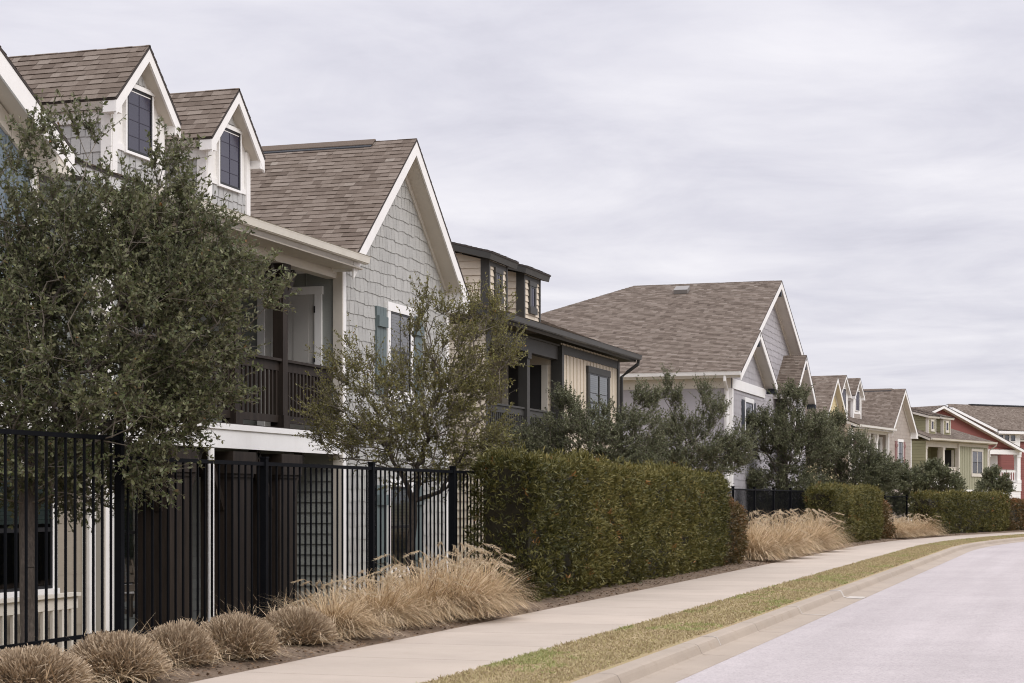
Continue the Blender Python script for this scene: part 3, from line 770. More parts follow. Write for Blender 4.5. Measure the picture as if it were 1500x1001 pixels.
# --- the big lavender-grey house with three stepped gables (built in world axes about its near corner)
def grey_house():
    # local u = world Y - 54.55, v = -(world X) - 10.4
    h = empty('grey_house', (-10.4, 54.55, DZ), R_(90), label='lavender grey house with a broad brown hipped roof and three stepped front gables', cat='house', group='houses along the street')
    T, S_ = 'white_trim', 'white_soffit'
    w = MB()
    batten(w, sidem(0), 0, 14.5, -.4, 5.4, 'mist_grey', 1.22, w=.012)
    w.build('side_wall', h)
    fz = MB(); sidem(0).box(fz, 0, 14.5, 5.06, 5.38, .0, .03, 'cream_trim'); fz.build('frieze_board', h)
    # first small gable
    uc, rw, zp, zl, vr = 2.9, 3.36, 7.06, 5.52, -.4
    pt = (zp - zl) / rw
    def gable(uc, hw, rw, zp, zl, vf, vr, back, seed, zb, left_slope=True):
        pt = (zp - zl) / rw; zt = lambda u: zp - pt * abs(u - uc) - .14
        g = MB(); F = front(vf)
        shakes(g, F, [(uc - hw, zb), (uc + hw, zb), (uc + hw, zt(uc + hw)), (uc, zt(uc)), (uc - hw, zt(uc - hw))], 'lavender_grey', seed=seed)
        if zb < 3:
            lap(g, sidep(uc + hw), [(vf, zb), (vf + .6, zb), (vf + .6, zt(uc + hw)), (vf, zt(uc + hw))], 'lavender_grey')
        g.build('gable_wall', h)
        for s in (-1, 1):
            r = MB(); a = uc + s * rw
            roof_slope(r, [(a, vr, zl), (a, back, zl), (uc, back, zp), (uc, vr, zp)], T, S_)
            dn = Vector((s * (zp - zl), 0, rw)).normalized(); q0 = Vector((a, vr, zl)) - dn * .035; q1 = Vector((uc, vr, zp)) - dn * .035
            r.prism([q0 + V3(0, .035, 0), (uc, vr + .035, q1.z), (uc, vr + .035, q1.z - .24), q0 + V3(0, .035, -.24)], (0, -.028, 0), T)
            r.build('roof', h)
        for s in (-1, 1):
            f = MB()
            A = Vector((uc, vf - .001, zt(uc) - .06)); B = Vector((uc + s * hw, vf - .001, zt(uc + hw) - .06)); f.prism([A, B, B - Z * .12, A - Z * .14], (0, -.035 - .002 * s, 0), 'cream_trim')
            f.build('frieze_board', h)
        k = MB(); k.box(uc - .09, uc + .09, vr + .02, vf - .04, zp - .52, zp - .34, 'black_shutter'); k.build('bracket', h); k = MB(); k.box(uc + rw - .2, uc + rw - .06, vr + .0, vf - .04, zl - .32, zl - .16, 'black_shutter'); k.build('bracket', h)
    gable(2.9, 2.9, 3.36, 7.06, 5.52, 0.0, -.40, .30, 21, -.4)
    b = MB(); front(0).box(b, .02, 5.78, 5.05, 5.36, .024, .055, 'bright_white'); b.build('belt_board', h)
    c = MB(); c.box(0, .16, -.045, -.001, -.4, 5.04, T); c.box(-.04, 0, -.045, .2, -.4, 5.05, T); c.build('corner_board', h)
    window(h, front(0), 2.2, 3.5, 3.3, 4.75, 'bright_white', 'window_black', .12, .14, (1, 2), blind=('blind_white', .0, .98))
    for a in (1.65, 3.64): shutter(h, front(0), a, a + .42, 3.25, 4.8, 'black_shutter', False)
    # main gable and roof, ridge at u 7.55
    g = MB(); F = front(.12); ucm, zpk = 7.55, 9.18; p1, p2 = .4575, .43
    flat_l = [(5.8, 4.8), (11.9, 4.8), (14.6, 4.8), (15.0, zpk - p2 * 7.45 - .14), (ucm, zpk - .14), (0.9, zpk - p1 * 6.65 - .14), (1.0, 4.8)]
    shakes(g, F, [(.9, 4.8), (15.0, 4.8), (15.0, zpk - p2 * 7.45 - .14), (ucm, zpk - .14), (.9, zpk - p1 * 6.65 - .14)], 'lavender_grey', seed=25)
    shakes(g, F, [(5.8, -.4), (15.0, -.4), (15.0, 4.8), (5.8, 4.8)], 'lavender_grey', seed=26)
    g.build('gable_wall', h)
    vr = -.33
    r = MB()                 # the near slope, continuous with the first gable's left slope
    zE = 5.52; uE = -.46
    zz = lambda u: zE + p1 * (u - uE)
    roof_slope(r, [(uE, -.02, zE), (uE, 13.5, zE), (ucm, 4.9, zz(ucm)), (ucm, vr, zz(ucm)), (2.9, vr, zz(2.9))], T, S_)
    A, B = Vector((2.9, vr + .035, zz(2.9) - .04)), Vector((ucm, vr + .035, zz(ucm) - .04))
    r.prism([A, B, B - Z * .24, A - Z * .24], (0, -.028, 0), T)
    r.build('roof', h)
    r = MB(); uR = 15.4; zR = zz(ucm) - p2 * (uR - ucm)
    roof_slope(r, [(uR, vr, zR), (uR, 13.5, zR), (ucm, 4.9, zz(ucm)), (ucm, vr, zz(ucm))], T, S_)
    A, B = Vector((ucm, vr + .035, zz(ucm) - .04)), Vector((uR, vr + .035, zR - .04)); r.prism([A, B, B - Z * .24, A - Z * .24], (0, -.028, 0), T)
    r.build('roof', h)
    r = MB(); roof_slope(r, [(uE, 13.5, zE), (uR, 13.5, zR), (ucm, 4.9, zz(ucm))], T, S_); r.build('roof', h)
    for s, e in ((-1, 6.6), (1, 7.4)):
        f = MB(); A = Vector((ucm, .119, zpk - .20)); pp = p1 if s < 0 else p2; B = Vector((ucm + s * e, .119, zpk - .20 - pp * e)); f.prism([A, B, B - Z * .12, A - Z * .14], (0, -.035 - .002 * s, 0), 'cream_trim')
        f.build('frieze_board', h)
    k = MB(); k.box(ucm - .09, ucm + .09, vr + .02, .08, zpk - .54, zpk - .36, 'black_shutter'); k.build('bracket', h)
    gable(10.65, 2.05, 2.4, 6.84, 5.33, -.35, -.72, .14, 29, -.4)
    window(h, front(-.35), 10.1, 11.2, 3.3, 4.75, 'bright_white', 'window_black', .12, .14, (1, 2))
    gutter(h, (uE - .14, -.38, zE + .01), (uE - .14, 13.6, zE + .01), (-1, 0, 0), 'gutter_white')
    d = MB(); d.tube([(uE - .05, .1, zE - .1), (uE - .05, .1, zE - .25), (-.12, .1, zE - .55), (-.12, .1, -.3)], .05, 'gutter_white', 10); d.build('downspout', h)
    # box vent on the near slope
    bv = MB(); c = Vector((6.75, 3.0, zz(6.75)))
    bv.prism([c + V3(-.22, -.24, -.08), c + V3(.2, -.24, .1), c + V3(.2, .24, .1), c + V3(-.22, .24, -.08)], (-.05, 0, .13), 'vent_metal'); bv.build('roof_vent', h)
    # low lean-to roof by the fence
    lr = MB(); roof_slope(lr, [(-1.6, .6, 2.0), (-1.6, 3.4, 2.0), (-.04, 3.4, 2.5), (-.04, .6, 2.5)], 'cream_trim', 'cream_soffit'); lr.build('lean_to_roof', h)
    gutter(h, (-1.74, .55, 2.01), (-1.74, 3.45, 2.01), (-1, 0, 0), 'gutter_cream')
    lp = MB()
    for v in (.8, 3.2): lp.box(-1.5, -1.36, v - .07, v + .07, -.4, 1.92, 'cream_trim')
    lp.build('porch_post', h)
grey_house()

# --- the red house at the bend
def red_house():
    loc, rz = pose((-9.5, 127.0), 42, (0, -.35))
    h = empty('red_house', loc, rz, label='barn red house with long white rakes and a white railed porch at the bend', cat='house', group='houses along the street')
    T, S_ = 'bright_white', 'white_soffit'
    pk, pt, ur, ul = 8.06, .385, 7.6, -4.2
    zt = lambda u: pk - pt * abs(u) - .15
    w = MB()
    B = front(1.9)
    lap(w, front(0), [(-4, 5.1), (7.7, 5.1), (7.7, zt(7.7)), (0, zt(0)), (-4, zt(-4))], 'barn_red', expo=.2)
    lap(w, B, [(-4, -.4), (7.7, -.4), (7.7, 5.1), (-4, 5.1)], 'barn_red', expo=.2)
    lap(w, sidep(7.7), [(1.9, -.4), (9, -.4), (9, 5.3), (1.9, 5.3)], 'barn_red', expo=.2)
    lap(w, sidem(-4), [(0, -.4), (9, -.4), (9, 5.3), (0, 5.3)], 'barn_red', expo=.2)
    w.build('wall', h)
    for a in (ul, ur):
        s = 1 if a > 0 else -1; zl = pk - pt * abs(a); r = MB(); vr = -.4
        roof_slope(r, [(a, vr, zl), (a, 10, zl), (0, 10, pk), (0, vr, pk)], T, S_)
        dn = Vector((s * pt, 0, 1)).normalized(); q0 = Vector((a, vr, zl)) - dn * .035; q1 = Vector((0, vr, pk)) - dn * .035
        r.prism([q0 + V3(0, .035, 0), (0, vr + .035, q1.z), (0, vr + .035, q1.z - .18), q0 + V3(0, .035, -.18)], (0, -.028, 0), T); r.build('roof', h)
    b = MB(); b.box(-4, 7.7, -.06, .18, 4.78, 5.09, T); b.build('porch_beam', h)
    b = MB(); b.box(-4, 7.7, .0, 1.88, 5.095, 5.13, S_); b.build('porch_ceiling', h)
    d = MB(); d.box(-4, 7.7, .02, 1.88, 2.5, 2.75, T); d.box(-4, 7.7, -.03, .018, 2.2, 2.74, T); d.build('porch_deck', h)
    f = MB(); lap(f, front(.05), [(-4, -.4), (7.7, -.4), (7.7, 2.2), (-4, 2.2)], 'white_trim', expo=.2); f.build('skirt_wall', h)
    for u in (-3.8, .9, 4.5, 7.5):
        m = MB(); m.box(u - .16, u + .16, .0, .3, 2.75, 4.78, T); m.box(u - .2, u + .2, -.04, .34, 4.6, 4.779, T); m.box(u - .2, u + .2, -.04, .34, 2.752, 3.0, T); m.build('porch_post', h)
    for a0, a1 in ((-3.64, .74), (1.06, 4.34), (4.66, 7.34)): railing(h, front(.15), a0, a1, 2.75, 3.7, T, gap=.22, slat=.07)
    for a0, a1 in ((.4, 1.7), (2.3, 3.6)): window(h, B, a0, a1, 3.3, 4.6, T, 'window_black', .16, .16, (2, 3))
    window(h, B, 5.0, 6.1, 3.3, 4.7, T, 'window_black', .16, .16, (2, 3))
    m = MB(); B.box(m, 6.35, 7.3, 2.76, 4.75, 0, .04, 'door_white'); B.box(m, 6.2, 6.35, 2.76, 4.9, 0, .06, T); B.box(m, 6.5, 7.15, 3.9, 4.6, .04, .05, 'door_white'); m.build('door', h)
    # long shed dormer on the right slope: low red wall, white rake, three little windows
    dz = MB(); F = front(1.4)
    lap(dz, F, [(2.0, 5.4), (6.4, 5.4), (6.4, 6.42), (2.4, 7.82)], 'barn_red', expo=.2)
    F.box(dz, 6.4, 9.0, 5.4, 6.45, .0, .05, T)
    o = dz.build('dormer', h)
    rr = MB()
    roof_slope(rr, [(6.4, 1.0, 6.58), (6.4, 7, 6.58), (2.1, 7, 8.08), (2.1, 1.0, 8.08)], T, S_); rr.prism([(2.1, 1.0, 8.05), (6.4, 1.0, 6.55), (6.4, 1.0, 6.37), (2.1, 1.0, 7.87)], (0, -.03, 0), T)
    roof_slope(rr, [(6.41, .9, 6.50), (9.2, .9, 6.50), (9.2, 7, 7.0), (6.41, 7, 7.0)], T, S_); rr.box(6.41, 9.2, .86, .9, 6.28, 6.47, T)
    rr.build('dormer_roof', o)
    F2 = front(1.345)
    for a in (6.85, 7.45, 8.05): window(o, F2, a, a + .42, 5.78, 6.2, T, 'window_black', .05, .05, (0, 0), meet=False, merged=True, sill=False)
    # the taller cross roof behind
    rr = MB(); roof_slope(rr, [(5.5, 5.0, 6.1), (24, 5.0, 6.1), (24, 9.4, 8.85), (9.8, 9.4, 8.85)], T, S_)
    roof_slope(rr, [(9.8, 9.4, 8.85), (24, 9.4, 8.85), (24, 13, 6.6), (5.5, 13, 6.6)], T, S_); rr.build('rear_roof', h)
    rv = MB(); rv.box(12.0, 23.5, 9.25, 9.55, 8.80, 8.91, 'roof_vent_black'); rv.build('ridge_vent', h)
    rw = MB(); lap(rw, sidep(23.6), [(5.2, -.4), (12.8, -.4), (12.8, 6.6), (5.2, 6.2)], 'barn_red'); lap(rw, front(5.3), [(7.7, -.4), (23.6, -.4), (23.6, 6.1), (7.7, 6.1)], 'barn_red'); rw.build('rear_wall', h)
red_house()

# --- porch swing hanging on the grey shingled house's ground floor porch
def swing():
    h = empty('porch_swing', (-12.5, 22.15, DZ - .30), R_(90), label='wooden porch swing hanging by chains in front of the green blinds', cat='porch swing')
    m = MB()
    for i in range(5): m.box(-.55, .55, -.26 + i * .105, -.17 + i * .105, .44, .465, 'bench_wood')
    m.build('seat', h)
    m = MB()
    for i in range(4): m.box(-.55, .55, .28 + i * .03, .305 + i * .03, .56 + i * .13, .66 + i * .13, 'bench_wood')
    m.box(-.03, .03, .306, .40, .46, 1.08, 'bench_wood'); m.build('backrest', h)
    for s in (-1, 1):
        a = MB(); a.bar((s * .58, -.28, .70), (s * .58, .42, .70), .06, .035, 'bench_wood'); a.bar((s * .58, -.24, .40), (s * .58, -.24, .69), .05, .05, 'bench_wood', up=Vector((0, 1, 0))); a.bar((s * .58, .26, .42), (s * .58, .42, 1.12), .05, .05, 'bench_wood', up=Vector((1, 0, 0))); a.build('armrest', h)
        c = MB()
        for y in (-.24, .38):
            p0, p1 = Vector((s * .62, y, .70)), Vector((s * .62, .08, 2.80)); n = 46
            for i in range(n):
                q0, q1 = p0.lerp(p1, i / n), p0.lerp(p1, (i + .92) / n)
                c.bar(q0, q1, .022 if i % 2 else .008, .008 if i % 2 else .022, 'chain_steel', up=Vector((0, 1, 0)))
        c.build('chain', h)
swing()
# ------------------------------------------------------------------ street: straight, then an arc to the right
S0, RAD, XK = 50.0, 83.0, -3.7
def P(s, x):
    if s <= S0: return (x, s)
    ph = (s - S0) / RAD; rho = RAD + (XK - x)
    return (XK + RAD - rho * math.cos(ph), S0 + rho * math.sin(ph))
def ribbon(name, prof, s0, s1, mat, step=None, kind='structure', parent=None, jitter=0.0):
    """a strip swept along the street; prof is a list of (x, z)"""
    ss = []
    s = s0
    while s < s1:
        ss.append(s); s += step or (4.0 if s < S0 - 4 else 1.5)
    ss.append(s1)
    v, f, uv = [], [], []
    k = len(prof)
    for s in ss:
        for i, (x, z) in enumerate(prof):
            jx = jitter * mnoise.noise(Vector((s * .8, i * 7.1, 3.3))) if jitter else 0
            q = P(s, x + jx); v.append((q[0], q[1], z)); uv.append((s, x))
    for a in range(len(ss) - 1):
        for i in range(k - 1):
            f.append((a * k + i, a * k + i + 1, (a + 1) * k + i + 1, (a + 1) * k + i))
    me = bpy.data.meshes.new(name); me.from_pydata(v, [], f); me.materials.append(M[mat])
    ul = me.uv_layers.new(name='UVMap')
    for lp in me.loops: ul.data[lp.index].uv = uv[lp.vertex_index]
    o = link(name, me, parent)
    if kind: o['kind'] = kind
    return o
XS, XG, XC = -6.29, -4.63, -3.63          # pavement edge, verge edge, kerb back
ribbon('ground', [(-260, -1.2), (-60, -1.0), (-12.5, -.78), (-10.3, -.72), (-8.6, -.12), (-7.9, .04), (-7.3, .055), (-6.8, .03), (-6.25, -.03), (-3.55, -.06), (-3.2, -.25), (8.2, -.25), (60, -.1)], -25, 175, 'earth')
far = MB(); far.poly([(-900, -300, -1.25), (900, -300, -1.25), (900, 1500, -1.25), (-900, 1500, -1.25)], 'earth'); fo = far.build('terrain'); fo['kind'] = 'structure'
ribbon('planting_bed', [(-7.95, .044), (-7.6, .072), (-7.3, .068), (-6.8, .045), (-6.5, .02), (XS + .01, -.012)], -5, 170, 'mulch', step=.5, jitter=.02)
ribbon('sidewalk', [(XS, -.06), (XS, -.006), (XS + .015, .0), (XG - .012, .0), (XG, -.008), (XG, -.06)], -20, 170, 'walk_concrete')
ribbon('grass_verge', [(XG, -.03), (XG + .03, -.004), (-4.2, .012), (XC - .03, -.002), (XC, -.03)], -20, 170, 'turf_base', step=.8)
ribbon('kerb', [(XC, -.06), (XC, -.008), (XC + .015, .0), (-3.49, -.002), (-3.46, -.012), (-3.445, -.035), (-3.42, -.088), (-3.40, -.098), (-3.12, -.106), (-3.115, -.14)], -20, 170, 'kerb_concrete')
KP = [(XC, -.008), (XC + .015, .0), (-3.49, -.002), (-3.46, -.012), (-3.445, -.035), (-3.42, -.088), (-3.40, -.098), (-3.12, -.106)]
for s_, w_, k_ in ((26.6, .13, 8), (22.6, .035, 8), (17.4, .03, 6), (33.5, .03, 8)):
    ribbon('kerb', [(x, z + .004) for x, z in KP[:k_]], s_, s_ + w_, 'mortar', step=.5)
ribbon('kerb', [(-3.36, -.0955), (-3.2, -.0995), (-3.125, -.1015)], 26.45, 26.95, 'mortar', step=.25, jitter=.02)
ribbon('road', [(-3.14, -.109), (0, -.06), (3, -.075), (6.6, -.14)], -25, 172, 'worn_asphalt', jitter=.012)
ribbon('kerb', [(6.58, -.135), (6.9, -.13), (6.92, -.02), (7.1, -.01), (7.1, -.25)], -25, 172, 'kerb_concrete')

# ------------------------------------------------------------------ scattered small things (numpy)
rng = np.random.default_rng(11)
def unit(a): return a / np.maximum(np.linalg.norm(a, axis=1, keepdims=True), 1e-9)
def leaves(pos, dirs, length, width, rs, six=True, droop=0.0, nrm=None):
    """flat little leaves: arrays of positions and axes -> verts, faces"""
    n = len(pos)
    d = unit(dirs)
    ref = rs.normal(size=(n, 3)) if nrm is None else nrm + rs.normal(size=(n, 3)) * .55
    side = unit(np.cross(d, ref)); nn = np.cross(side, d)
    l = length[:, None]; w = width[:, None]
    if six:
        prof = [(0, .12, 0), (.30, .46, .03), (.68, .44, .04), (1, 0.06, 0), (.68, -.44, .04), (.30, -.46, .03)]
    else:
        prof = [(0, .0, 0), (.45, .5, .04), (1, 0, 0), (.45, -.5, .04)]
    V = np.stack([pos + d * l * a + side * w * b + nn * l * (c * 1.5 - droop * a * a) for a, b, c in prof], axis=1)
    k = len(prof)
    return V.reshape(-1, 3), np.arange(n * k).reshape(n, k)

def verge():
    n = 90000
    s = 9 + (rng.random(n) ** 2.0) * 75
    x = XG + .02 + rng.random(n) * (XC - XG - .05)
    edge = np.abs(x - (XG + XC) / 2) / .5
    pos = np.array([P(a, b) for a, b in zip(s, x)]); pos = np.c_[pos, np.full(n, .004) - .03 * np.clip(edge - .9, 0, 1)]
    h = .016 + rng.random(n) * .024
    g = np.array([mnoise.noise(Vector((p[0] * 1.1, p[1] * .75, 1.7))) + .6 * mnoise.noise(Vector((p[0] * 4, p[1] * 3, 5.1))) for p in pos])
    tone = np.where(g > .30, .72 + rng.random(n) * .28, rng.random(n) * .62)
    d = rng.normal(size=(n, 3)) * .7; d[:, 2] = .75
    d = unit(d); side = unit(np.cross(d, rng.normal(size=(n, 3)))); w = .005 + rng.random(n) * .004
    w = w * (1 + (s - 9) / 45); h = h * (1 + (s - 9) / 160)
    V = np.stack([pos - side * w[:, None], pos + side * w[:, None], pos + d * h[:, None] + rng.normal(size=(n, 3)) * .004], axis=1).reshape(-1, 3)
    o = np_mesh('verge_grass', V, np.arange(3 * n).reshape(n, 3), tone, ['turf'])
    tag(o, 'short dormant grass with green patches between pavement and kerb', 'grass', kind='stuff')
verge()
def litter():
    n = 5200
    s = 8 + rng.random(n) ** 1.5 * 60; x = -6.3 - np.abs(rng.normal(size=n)) * .35
    pos = np.array([P(a, b) for a, b in zip(s, x)]); z = np.interp(x, [-7.95, -7.6, -7.3, -6.8, -6.5, -6.28], [.044, .072, .068, .045, .02, -.005]) + .008
    pos = np.c_[pos, z]
    d = rng.normal(size=(n, 3)); d[:, 2] *= .15
    V, F = leaves(pos, d, .02 + rng.random(n) * .035, .008 + rng.random(n) * .014, rng, False, nrm=np.tile([0, 0, 1.0], (n, 1)))
    o = np_mesh('leaf_litter', V, F, rng.random(n), ['litter'])
    tag(o, 'dry leaf litter along the edge of the planting bed', 'leaf litter', kind='stuff')
litter()

# ------------------------------------------------------------------ trees
def tubes_np(P0, P1, R0, R1, n=5):
    P0 = P0 - (P1 - P0) * .04; d = unit(P1 - P0); ref = np.where(np.abs(d[:, 2:3]) < .9, np.array([[0, 0, 1.0]]), np.array([[1.0, 0, 0]]))
    a = unit(np.cross(d, ref)); b = np.cross(d, a)
    t = np.arange(n) * 2 * np.pi / n
    ring = a[:, None, :] * np.cos(t)[None, :, None] + b[:, None, :] * np.sin(t)[None, :, None]
    V0 = P0[:, None, :] + ring * R0[:, None, None]; V1 = P1[:, None, :] + ring * R1[:, None, None]
    V = np.concatenate([V0, V1], axis=1).reshape(-1, 3)
    m = len(P0); base = (np.arange(m) * 2 * n)[:, None]
    q = np.arange(n); F = np.stack([q, (q + 1) % n, n + (q + 1) % n, n + q], axis=1)
    return V, (base[:, :, None] + F[None]).reshape(-1, 4)

def crown_mesh(V, F, tone, Vt, Ft, mat, root):
    me = bpy.data.meshes.new('crown')
    k = F.shape[1]; nf, nt_ = len(F), len(Ft)
    me.vertices.add(len(V) + len(Vt)); me.vertices.foreach_set('co', np.concatenate([V, Vt]).astype(np.float32).ravel())
    me.loops.add(nf * k + nt_ * 4); me.loops.foreach_set('vertex_index', np.concatenate([F.ravel(), (Ft + len(V)).ravel()]).astype(np.int32))
    me.polygons.add(nf + nt_); me.polygons.foreach_set('loop_start', np.concatenate([np.arange(nf) * k, nf * k + np.arange(nt_) * 4]).astype(np.int32))
    me.materials.append(M[mat]); me.materials.append(M['twig'])
    me.polygons.foreach_set('material_index', np.concatenate([np.zeros(nf), np.ones(nt_)]).astype(np.int32))
    me.update(calc_edges=True)
    at = me.attributes.new('tone', 'FLOAT', 'FACE'); at.data.foreach_set('value', np.concatenate([tone, np.full(nt_, .5)]).astype(np.float32))
    return link('crown', me, root)
def tree(name, label, base, fork, blobs, seed, leaf_mat, leaf_len=(.035, .055), ratio=.42, shoots=3, per=17, shoot_len=(.2, .5), up=.45, trunk_r=.09, six=True, cat='tree', stems=1, spread=.8, outw=.6):
    """blobs: (centre, radii, number of branch ends); everything in world metres"""
    rs = np.random.default_rng(seed); rd = random.Random(seed)
    base = np.array(base, float); fork = np.array(fork, float)
    root = empty(name, tuple(base), 0, label=label, cat=cat, group='evergreen trees and shrubs behind the fence')
    nodes = []; parent = []; plen = []
    k = 6
    for st in range(stems):
        off = np.array([rs.normal() * .12, rs.normal() * .12, 0]) * (st > 0)
        e = fork + np.array([rs.normal() * .25, rs.normal() * .25, rs.normal() * .1]) * (st > 0)
        for i in range(k + 1):
            t = i / k; w = np.array([rs.normal(), rs.normal(), 0]) * .025 * math.sin(math.pi * t)
            nodes.append(base + off + (e - base - off) * t + w); parent.append(len(nodes) - 2 if i else -1); plen.append(t * .5)
    T = []
    for c, r, n in blobs:
        q = rs.normal(size=(n, 3)); q = q / np.linalg.norm(q, axis=1, keepdims=True) * (rs.random(n) ** .45)[:, None]
        T.append(np.array(c) + q * np.array(r))
    T = np.concatenate(T); T = T[np.argsort(np.linalg.norm(T - fork, axis=1))]
    tips = []
    for t in T:
        A = np.array(nodes); d = np.linalg.norm(A - t, axis=1)
        lift = np.clip(A[:, 2] - t[2], 0, None)
        cost = d + .28 * np.array(plen) + .5 * lift
        cost[A[:, 2] < base[2] + .45 * (fork[2] - base[2])] += 3
        i = int(np.argmin(cost)); L_ = d[i]; m = max(1, int(L_ / .22)); a = A[i]; pi = i
        bend = np.array([rs.normal(), rs.normal(), rs.normal()]) * .10 * L_
        for q in range(1, m + 1):
            u = q / m; p = a + (t - a) * u + bend * math.sin(math.pi * u) + np.array([0, 0, .10 * L_ * math.sin(math.pi * u)])
            nodes.append(p); parent.append(pi); plen.append(plen[pi] + L_ / m); pi = len(nodes) - 1
        tips.append(pi)
    A = np.array(nodes); par = np.array(parent); n = len(A)
    cnt = np.zeros(n)
    for t in tips: cnt[t] += 1
    for i in range(n - 1, -1, -1):
        if par[i] >= 0: cnt[par[i]] += cnt[i]
    tot = max(1, len(tips) / stems)
    rad = np.clip(trunk_r * (cnt / tot) ** .5, .0035, trunk_r)
    rad[cnt > tot * .98] = trunk_r
    ids = np.where(par >= 0)[0]
    big = ids[rad[ids] > .012]; sm = ids[rad[ids] <= .012]
    V1, F1 = tubes_np(A[par[big]], A[big], np.minimum(rad[par[big]], rad[big] * 1.35), rad[big], 9)
    V2, F2 = tubes_np(A[par[sm]], A[sm], np.minimum(rad[par[sm]], .011), rad[sm], 4)
    # flared foot
    # shoots with leaves
    cen = sum(np.array(c) * w for c, r, w in blobs) / sum(w for c, r, w in blobs)
    src = ids[cnt[ids] <= 3]
    src = np.repeat(src, shoots)
    src = src[rs.random(len(src)) < np.where(cnt[src] <= 1, 1.0, .5)]
    o = A[src]; m = len(o)
    grow = unit(A[src] - A[par[src]])
    sd = unit(grow * .55 + unit(o - cen) * outw + rs.normal(size=(m, 3)) * spread * .75 + np.array([[0, 0, up]]))
    sl = shoot_len[0] + rs.random(m) ** 1.4 * (shoot_len[1] - shoot_len[0])
    V3_, F3 = tubes_np(o, o + sd * sl[:, None], np.full(m, .0032), np.full(m, .0014), 3)
    Vw = np.concatenate([V1, V2]); Fw = np.concatenate([F1, F2 + len(V1)])
    mid = np.concatenate([np.zeros(len(F1)), np.ones(len(F2))])
    tk = np_mesh('trunk', Vw - base, Fw, np.full(len(Fw), .5), ['bark', 'twig'], mid, root, True)
    # leaves along the shoots
    cntl = np.maximum(4, (per * sl / shoot_len[1] * (.7 + .6 * rs.random(m))).astype(int))
    li = np.repeat(np.arange(m), cntl); nl = len(li)
    u = rs.random(nl) ** .8
    lp = o[li] + sd[li] * (sl[li] * u)[:, None]
    ld = unit(sd[li] * .55 + rs.normal(size=(nl, 3)) * .75 + np.array([[0, 0, .12]]))
    ll = leaf_len[0] + rs.random(nl) * (leaf_len[1] - leaf_len[0]); lw = ll * ratio * (.8 + .4 * rs.random(nl))
    V, F = leaves(lp, ld, ll, lw, rs, six, nrm=np.tile([0, 0, .5], (nl, 1)))
    st = rs.random(m) * .45
    tone = np.clip(st[li] + rs.random(nl) * .5, 0, .97); tone[rs.random(nl) < .006] = 1
    crown_mesh(V - base, F, tone, V3_ - base, F3, leaf_mat, root)
    return root
def zpx(d, y): return 1.35 + (730 - y) * d / 2650
TH = R_(17.7)
# 1 the big live oak at the left
Ft = lambda r, d, z: (r * math.cos(TH) - d * math.sin(TH), r * math.sin(TH) + d * math.cos(TH), z)    # station right / ahead of the viewer
d1 = 15.3
def f1(px, py, dd=0): d = d1 + dd; return Ft((px - 750) / 2650 * d, d, zpx(d, py))
tree('live_oak_tree', 'large dense live oak with grey green leaves just behind the taller end of the fence', Ft((40 - 750) / 2650 * 15.0, 15.0, -.05), f1(45, 690),
     [(f1(115, 545), (1.12, 1.05, .90), 360), (f1(240, 455), (.66, .8, .72), 160), (f1(60, 370), (.75, .7, .52), 110), (f1(205, 350), (.72, .7, .50), 115),
      (f1(335, 425), (.40, .6, .24), 20), (f1(290, 540), (.24, .4, .50), 24), (f1(85, 685), (.85, .8, .36), 170), (f1(225, 600), (.42, .6, .34), 60), (f1(20, 580), (.7, .8, .9), 150), (f1(25, 440), (.62, .7, .55), 110), (f1(95, 235), (.50, .4, .28), 11), (f1(235, 250), (.30, .4, .16), 7), (f1(30, 260), (.3, .3, .3), 7), (f1(-60, 480), (.6, .7, .9), 50)],
     101, 'oak_leaf', (.028, .050), .44, 13, 27, (.12, .42), .35, .075, True)
# 2 looser olive-brown tree before the gable
d2 = 24.6
def f2(px, py, dd=0): d = d2 + dd; return Ft((px - 750) / 2650 * d, d, zpx(d, py))
tree('slender_oak_tree', 'loose upright olive brown oak in front of the shuttered gable window', Ft((603 - 750) / 2650 * d2, d2, -.25), f2(605, 735),
     [(f2(620, 600), (.95, .9, .66), 190), (f2(670, 560), (.60, .7, .78), 140), (f2(560, 645), (.85, .7, .40), 120), (f2(490, 600), (.26, .4, .5), 30), (f2(625, 480), (.32, .4, .42), 34), (f2(700, 480), (.36, .4, .38), 34), (f2(520, 560), (.36, .4, .55), 36), (f2(505, 650), (.45, .45, .28), 26), (f2(735, 520), (.2, .3, .3), 14), (f2(640, 690), (.75, .6, .30), 80), (f2(710, 660), (.5, .6, .4), 60)],
     102, 'olive_leaf', (.024, .042), .45, 11, 26, (.14, .48), .55, .055, True, spread=.7)
